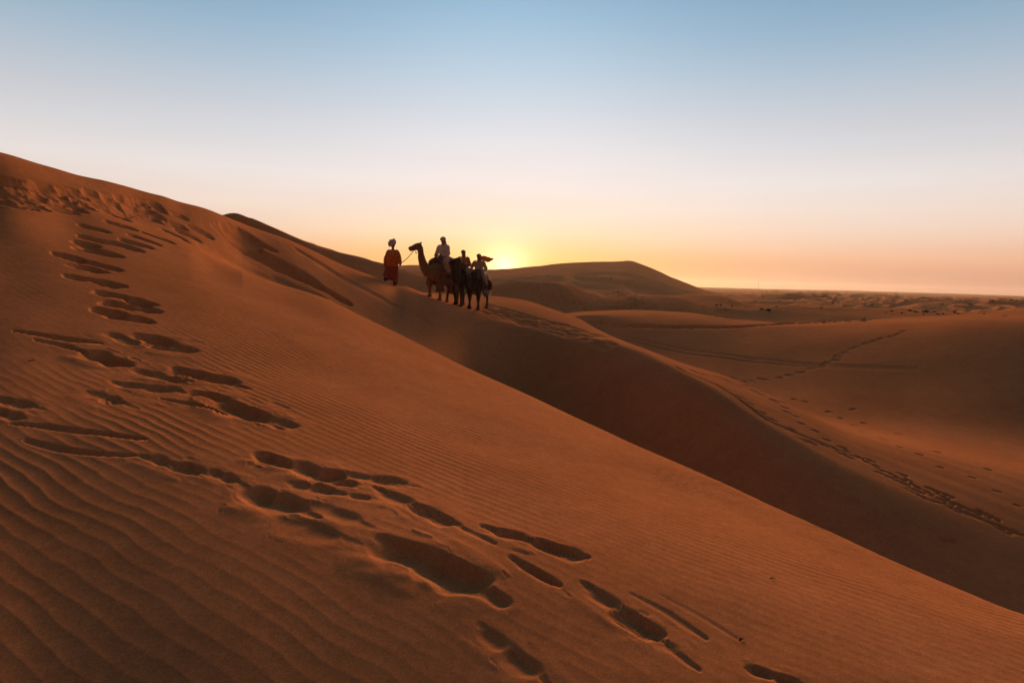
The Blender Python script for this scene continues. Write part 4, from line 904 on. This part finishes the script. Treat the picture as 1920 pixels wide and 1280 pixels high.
# ------------------------------------------------------------------ shrubs of the plain
M_SHRUB = mat('dry_shrub', (.045, .030, .018), 1, .3, 3)
def shrub_mesh(seed, n=90, flat=.55):
    r = random.Random(seed); bm = bmesh.new()
    for i in range(n):
        a = r.uniform(0, 2 * math.pi); e = r.uniform(.1, 1.4); ln_ = r.uniform(.6, 1.0) * (1 if r.random() < .8 else 1.25)
        d = Vector((math.cos(a) * math.cos(e), math.sin(a) * math.cos(e), math.sin(e) * flat)); o = Vector((r.uniform(-.25, .25), r.uniform(-.25, .25), 0))
        s = Vector((-math.sin(a), math.cos(a), 0)) * .05; m = o + d * ln_ * .6
        v = [bm.verts.new(q) for q in (o - s * .5, o + s * .5, m + s * 1.8, o + d * ln_, m - s * 1.8)]
        bm.faces.new(v)
    me = bpy.data.meshes.new('desert_shrub'); bm.to_mesh(me); bm.free(); me.materials.append(M_SHRUB); return me
SH = [shrub_mesh(i, 80, .45 + .1 * (i % 3)) for i in range(5)]
def shrub(px, py, wpx, label, group='dark shrubs scattered over the plain'):
    p = hit(px, py)
    if p is None: return
    r = math.hypot(*p); s = wpx / F * r * .5
    o = bpy.data.objects.new('desert_shrub', SH[rg.randrange(5)]); COL.objects.link(o)
    o.location = (p[0], p[1], ground(p[0], p[1]) - .03 * s); o.rotation_euler = (0, 0, rg.uniform(0, 6.28)); o.scale = (s, s * rg.uniform(.8, 1.2), min(s, 1.3) * rg.uniform(.7, 1.0))
    tag(o, label, 'shrub', group)
G = 'small dark desert shrub on the sand of the far plain'
PLAIN = [(1140, 545, 12), (1152, 551, 8), (1143, 559, 9), (1158, 554, 8), (1193, 554, 5), (1344, 576, 12), (1360, 586, 6), (1398, 580, 5), (1365, 557, 5), (1428, 585, 14), (1440, 587, 18), (1416, 567, 10), (1444, 568, 6), (1430, 561, 6), (1480, 573, 14), (1496, 577, 12), (1620, 573, 16), (1634, 577, 14), (1660, 577, 20), (1675, 577, 12), (1672, 583, 10), (1706, 582, 14), (1716, 584, 12), (1735, 584, 18), (1752, 583, 12), (1765, 580, 8),
         (1758, 589, 10), (1768, 588, 8), (1790, 584, 10), (1796, 587, 8), (1845, 588, 8), (1893, 577, 16), (1906, 576, 10), (1758, 560, 10), (1800, 561, 26), (1820, 563, 10), (1850, 565, 22), (1875, 566, 20), (1896, 567, 12), (1728, 566, 12), (1560, 565, 10), (1540, 560, 16), (1580, 556, 14), (1500, 553, 20), (1520, 551, 12), (1470, 551, 18), (1455, 553, 10), (1440, 548, 8), (1600, 563, 12), (1650, 570, 12), (1690, 558, 14), (1720, 553, 14),
         (1660, 552, 20), (1620, 551, 10), (1830, 555, 18), (1780, 553, 12), (1880, 557, 20), (1905, 560, 14), (1400, 546, 8), (1380, 551, 6), (1350, 549, 6), (1410, 556, 8), (1005, 539, 5), (1120, 527, 4), (1145, 530, 5), (1160, 531, 5), (1139, 529, 3), (1286, 560, 4), (1700, 575, 8), (1640, 564, 8), (1560, 573, 10), (1530, 575, 8), (1310, 566, 4), (1455, 580, 5), (1860, 575, 10), (1815, 577, 8), (1780, 572, 8)]
for a in PLAIN:
    if a[1] < 542 and a[0] < 1200: shrub(*a, 'tiny dark shrub on the slope of the big far dune', 'shrubs on the far dune')
    elif a[0] < 1200: shrub(*a, 'dark shrub on the low dunes between the camels and the big far dune', 'shrubs on the low dunes')
    else: shrub(*a, G)
for k in range(150):
    xa = rg.uniform(1330, 1935); shrub(xa, (xa - 960) * .0276 + 526 + 4 + 38 * rg.random() ** 1.5, rg.uniform(3, 9), G)
shrub(1370, 611, 13, 'dark shrub beside the long caravan trail across the basin', None) if False else None

# thin dust in the air over the plain
bh = bmesh.new(); bmesh.ops.create_cube(bh, size=1, matrix=Matrix.Translation((0, 0, 13.5)) @ Matrix.Diagonal((6400, 6400, 37, 1)))
mh = bpy.data.materials.new('dust_haze'); mh.use_nodes = True; nh = mh.node_tree; nh.nodes.clear()
pv = nh.nodes.new('ShaderNodeVolumePrincipled'); pv.inputs['Color'].default_value = (.95, .80, .68, 1); pv.inputs['Density'].default_value = HAZE; pv.inputs['Anisotropy'].default_value = .6
oh = nh.nodes.new('ShaderNodeOutputMaterial'); nh.links.new(pv.outputs[0], oh.inputs['Volume'])
hz = finish('haze', bh, mh, None, False); hz['kind'] = 'stuff'; hz['label'] = 'thin dusty haze over the desert'

# far mast on the horizon
def mast():
    p = hit(1422, 538); r = 900.0; x, y = at(1422, 538, r)[:2]; z = ground(x, y); hgt = 13
    root = thing('radio_mast', 'thin mast standing on the horizon right of the big dune', 'mast', (x, y, z - .2))
    b = bmesh.new(); pz = np.linspace(0, hgt, 14)
    for s in range(3):
        a = s * 2.094; tube(b, [(.28 * math.cos(a) * (1 - .5 * q / hgt), .28 * math.sin(a) * (1 - .5 * q / hgt), q) for q in pz], [.05] * 14, 5)
    for i in range(13):
        for s in range(3):
            a, c = s * 2.094, (s + 1) * 2.094; f0, f1 = .28 * (1 - .5 * pz[i] / hgt), .28 * (1 - .5 * pz[i + 1] / hgt)
            tube(b, [(f0 * math.cos(a), f0 * math.sin(a), pz[i]), (f1 * math.cos(c), f1 * math.sin(c), pz[i + 1])], [.03] * 2, 4)
    finish('lattice', b, mat('mast_steel', (.16, .13, .12), .6), root)
    b = bmesh.new(); tube(b, [(0, 0, hgt - .3), (0, 0, hgt + 1.6)], [.05, .03], 6)
    finish('antenna', b, bpy.data.materials['mast_steel'], root)
mast()

# bits of dry twig on the near dune
def twig(px, py, ln_, label, ang):
    p = hit(px, py); b = bmesh.new(); d = Vector((math.cos(ang), math.sin(ang), .15))
    tube(b, [d * 0, d * ln_ * .5 + Vector((0, 0, .004)), d * ln_], [.003, .003, .0015], 5)
    tube(b, [d * ln_ * .4, d * ln_ * .4 + Vector((-d.y, d.x, .8)) * ln_ * .4], [.002, .001], 5)
    o = finish('twig', b, mat('twig_bark', (.03, .02, .014), .9)); o.location = (p[0], p[1], ground(*p) + .002); tag(o, label, 'twig')
twig(1443, 1084, .035, 'tiny dark twig on the rippled slope near the right crest', -.4)
twig(1386, 1195, .03, 'tiny dark twig at the end of the scrape near the bottom', .3)
twig(52, 676, .08, 'small dark twig on smooth sand at the far left', -.2)
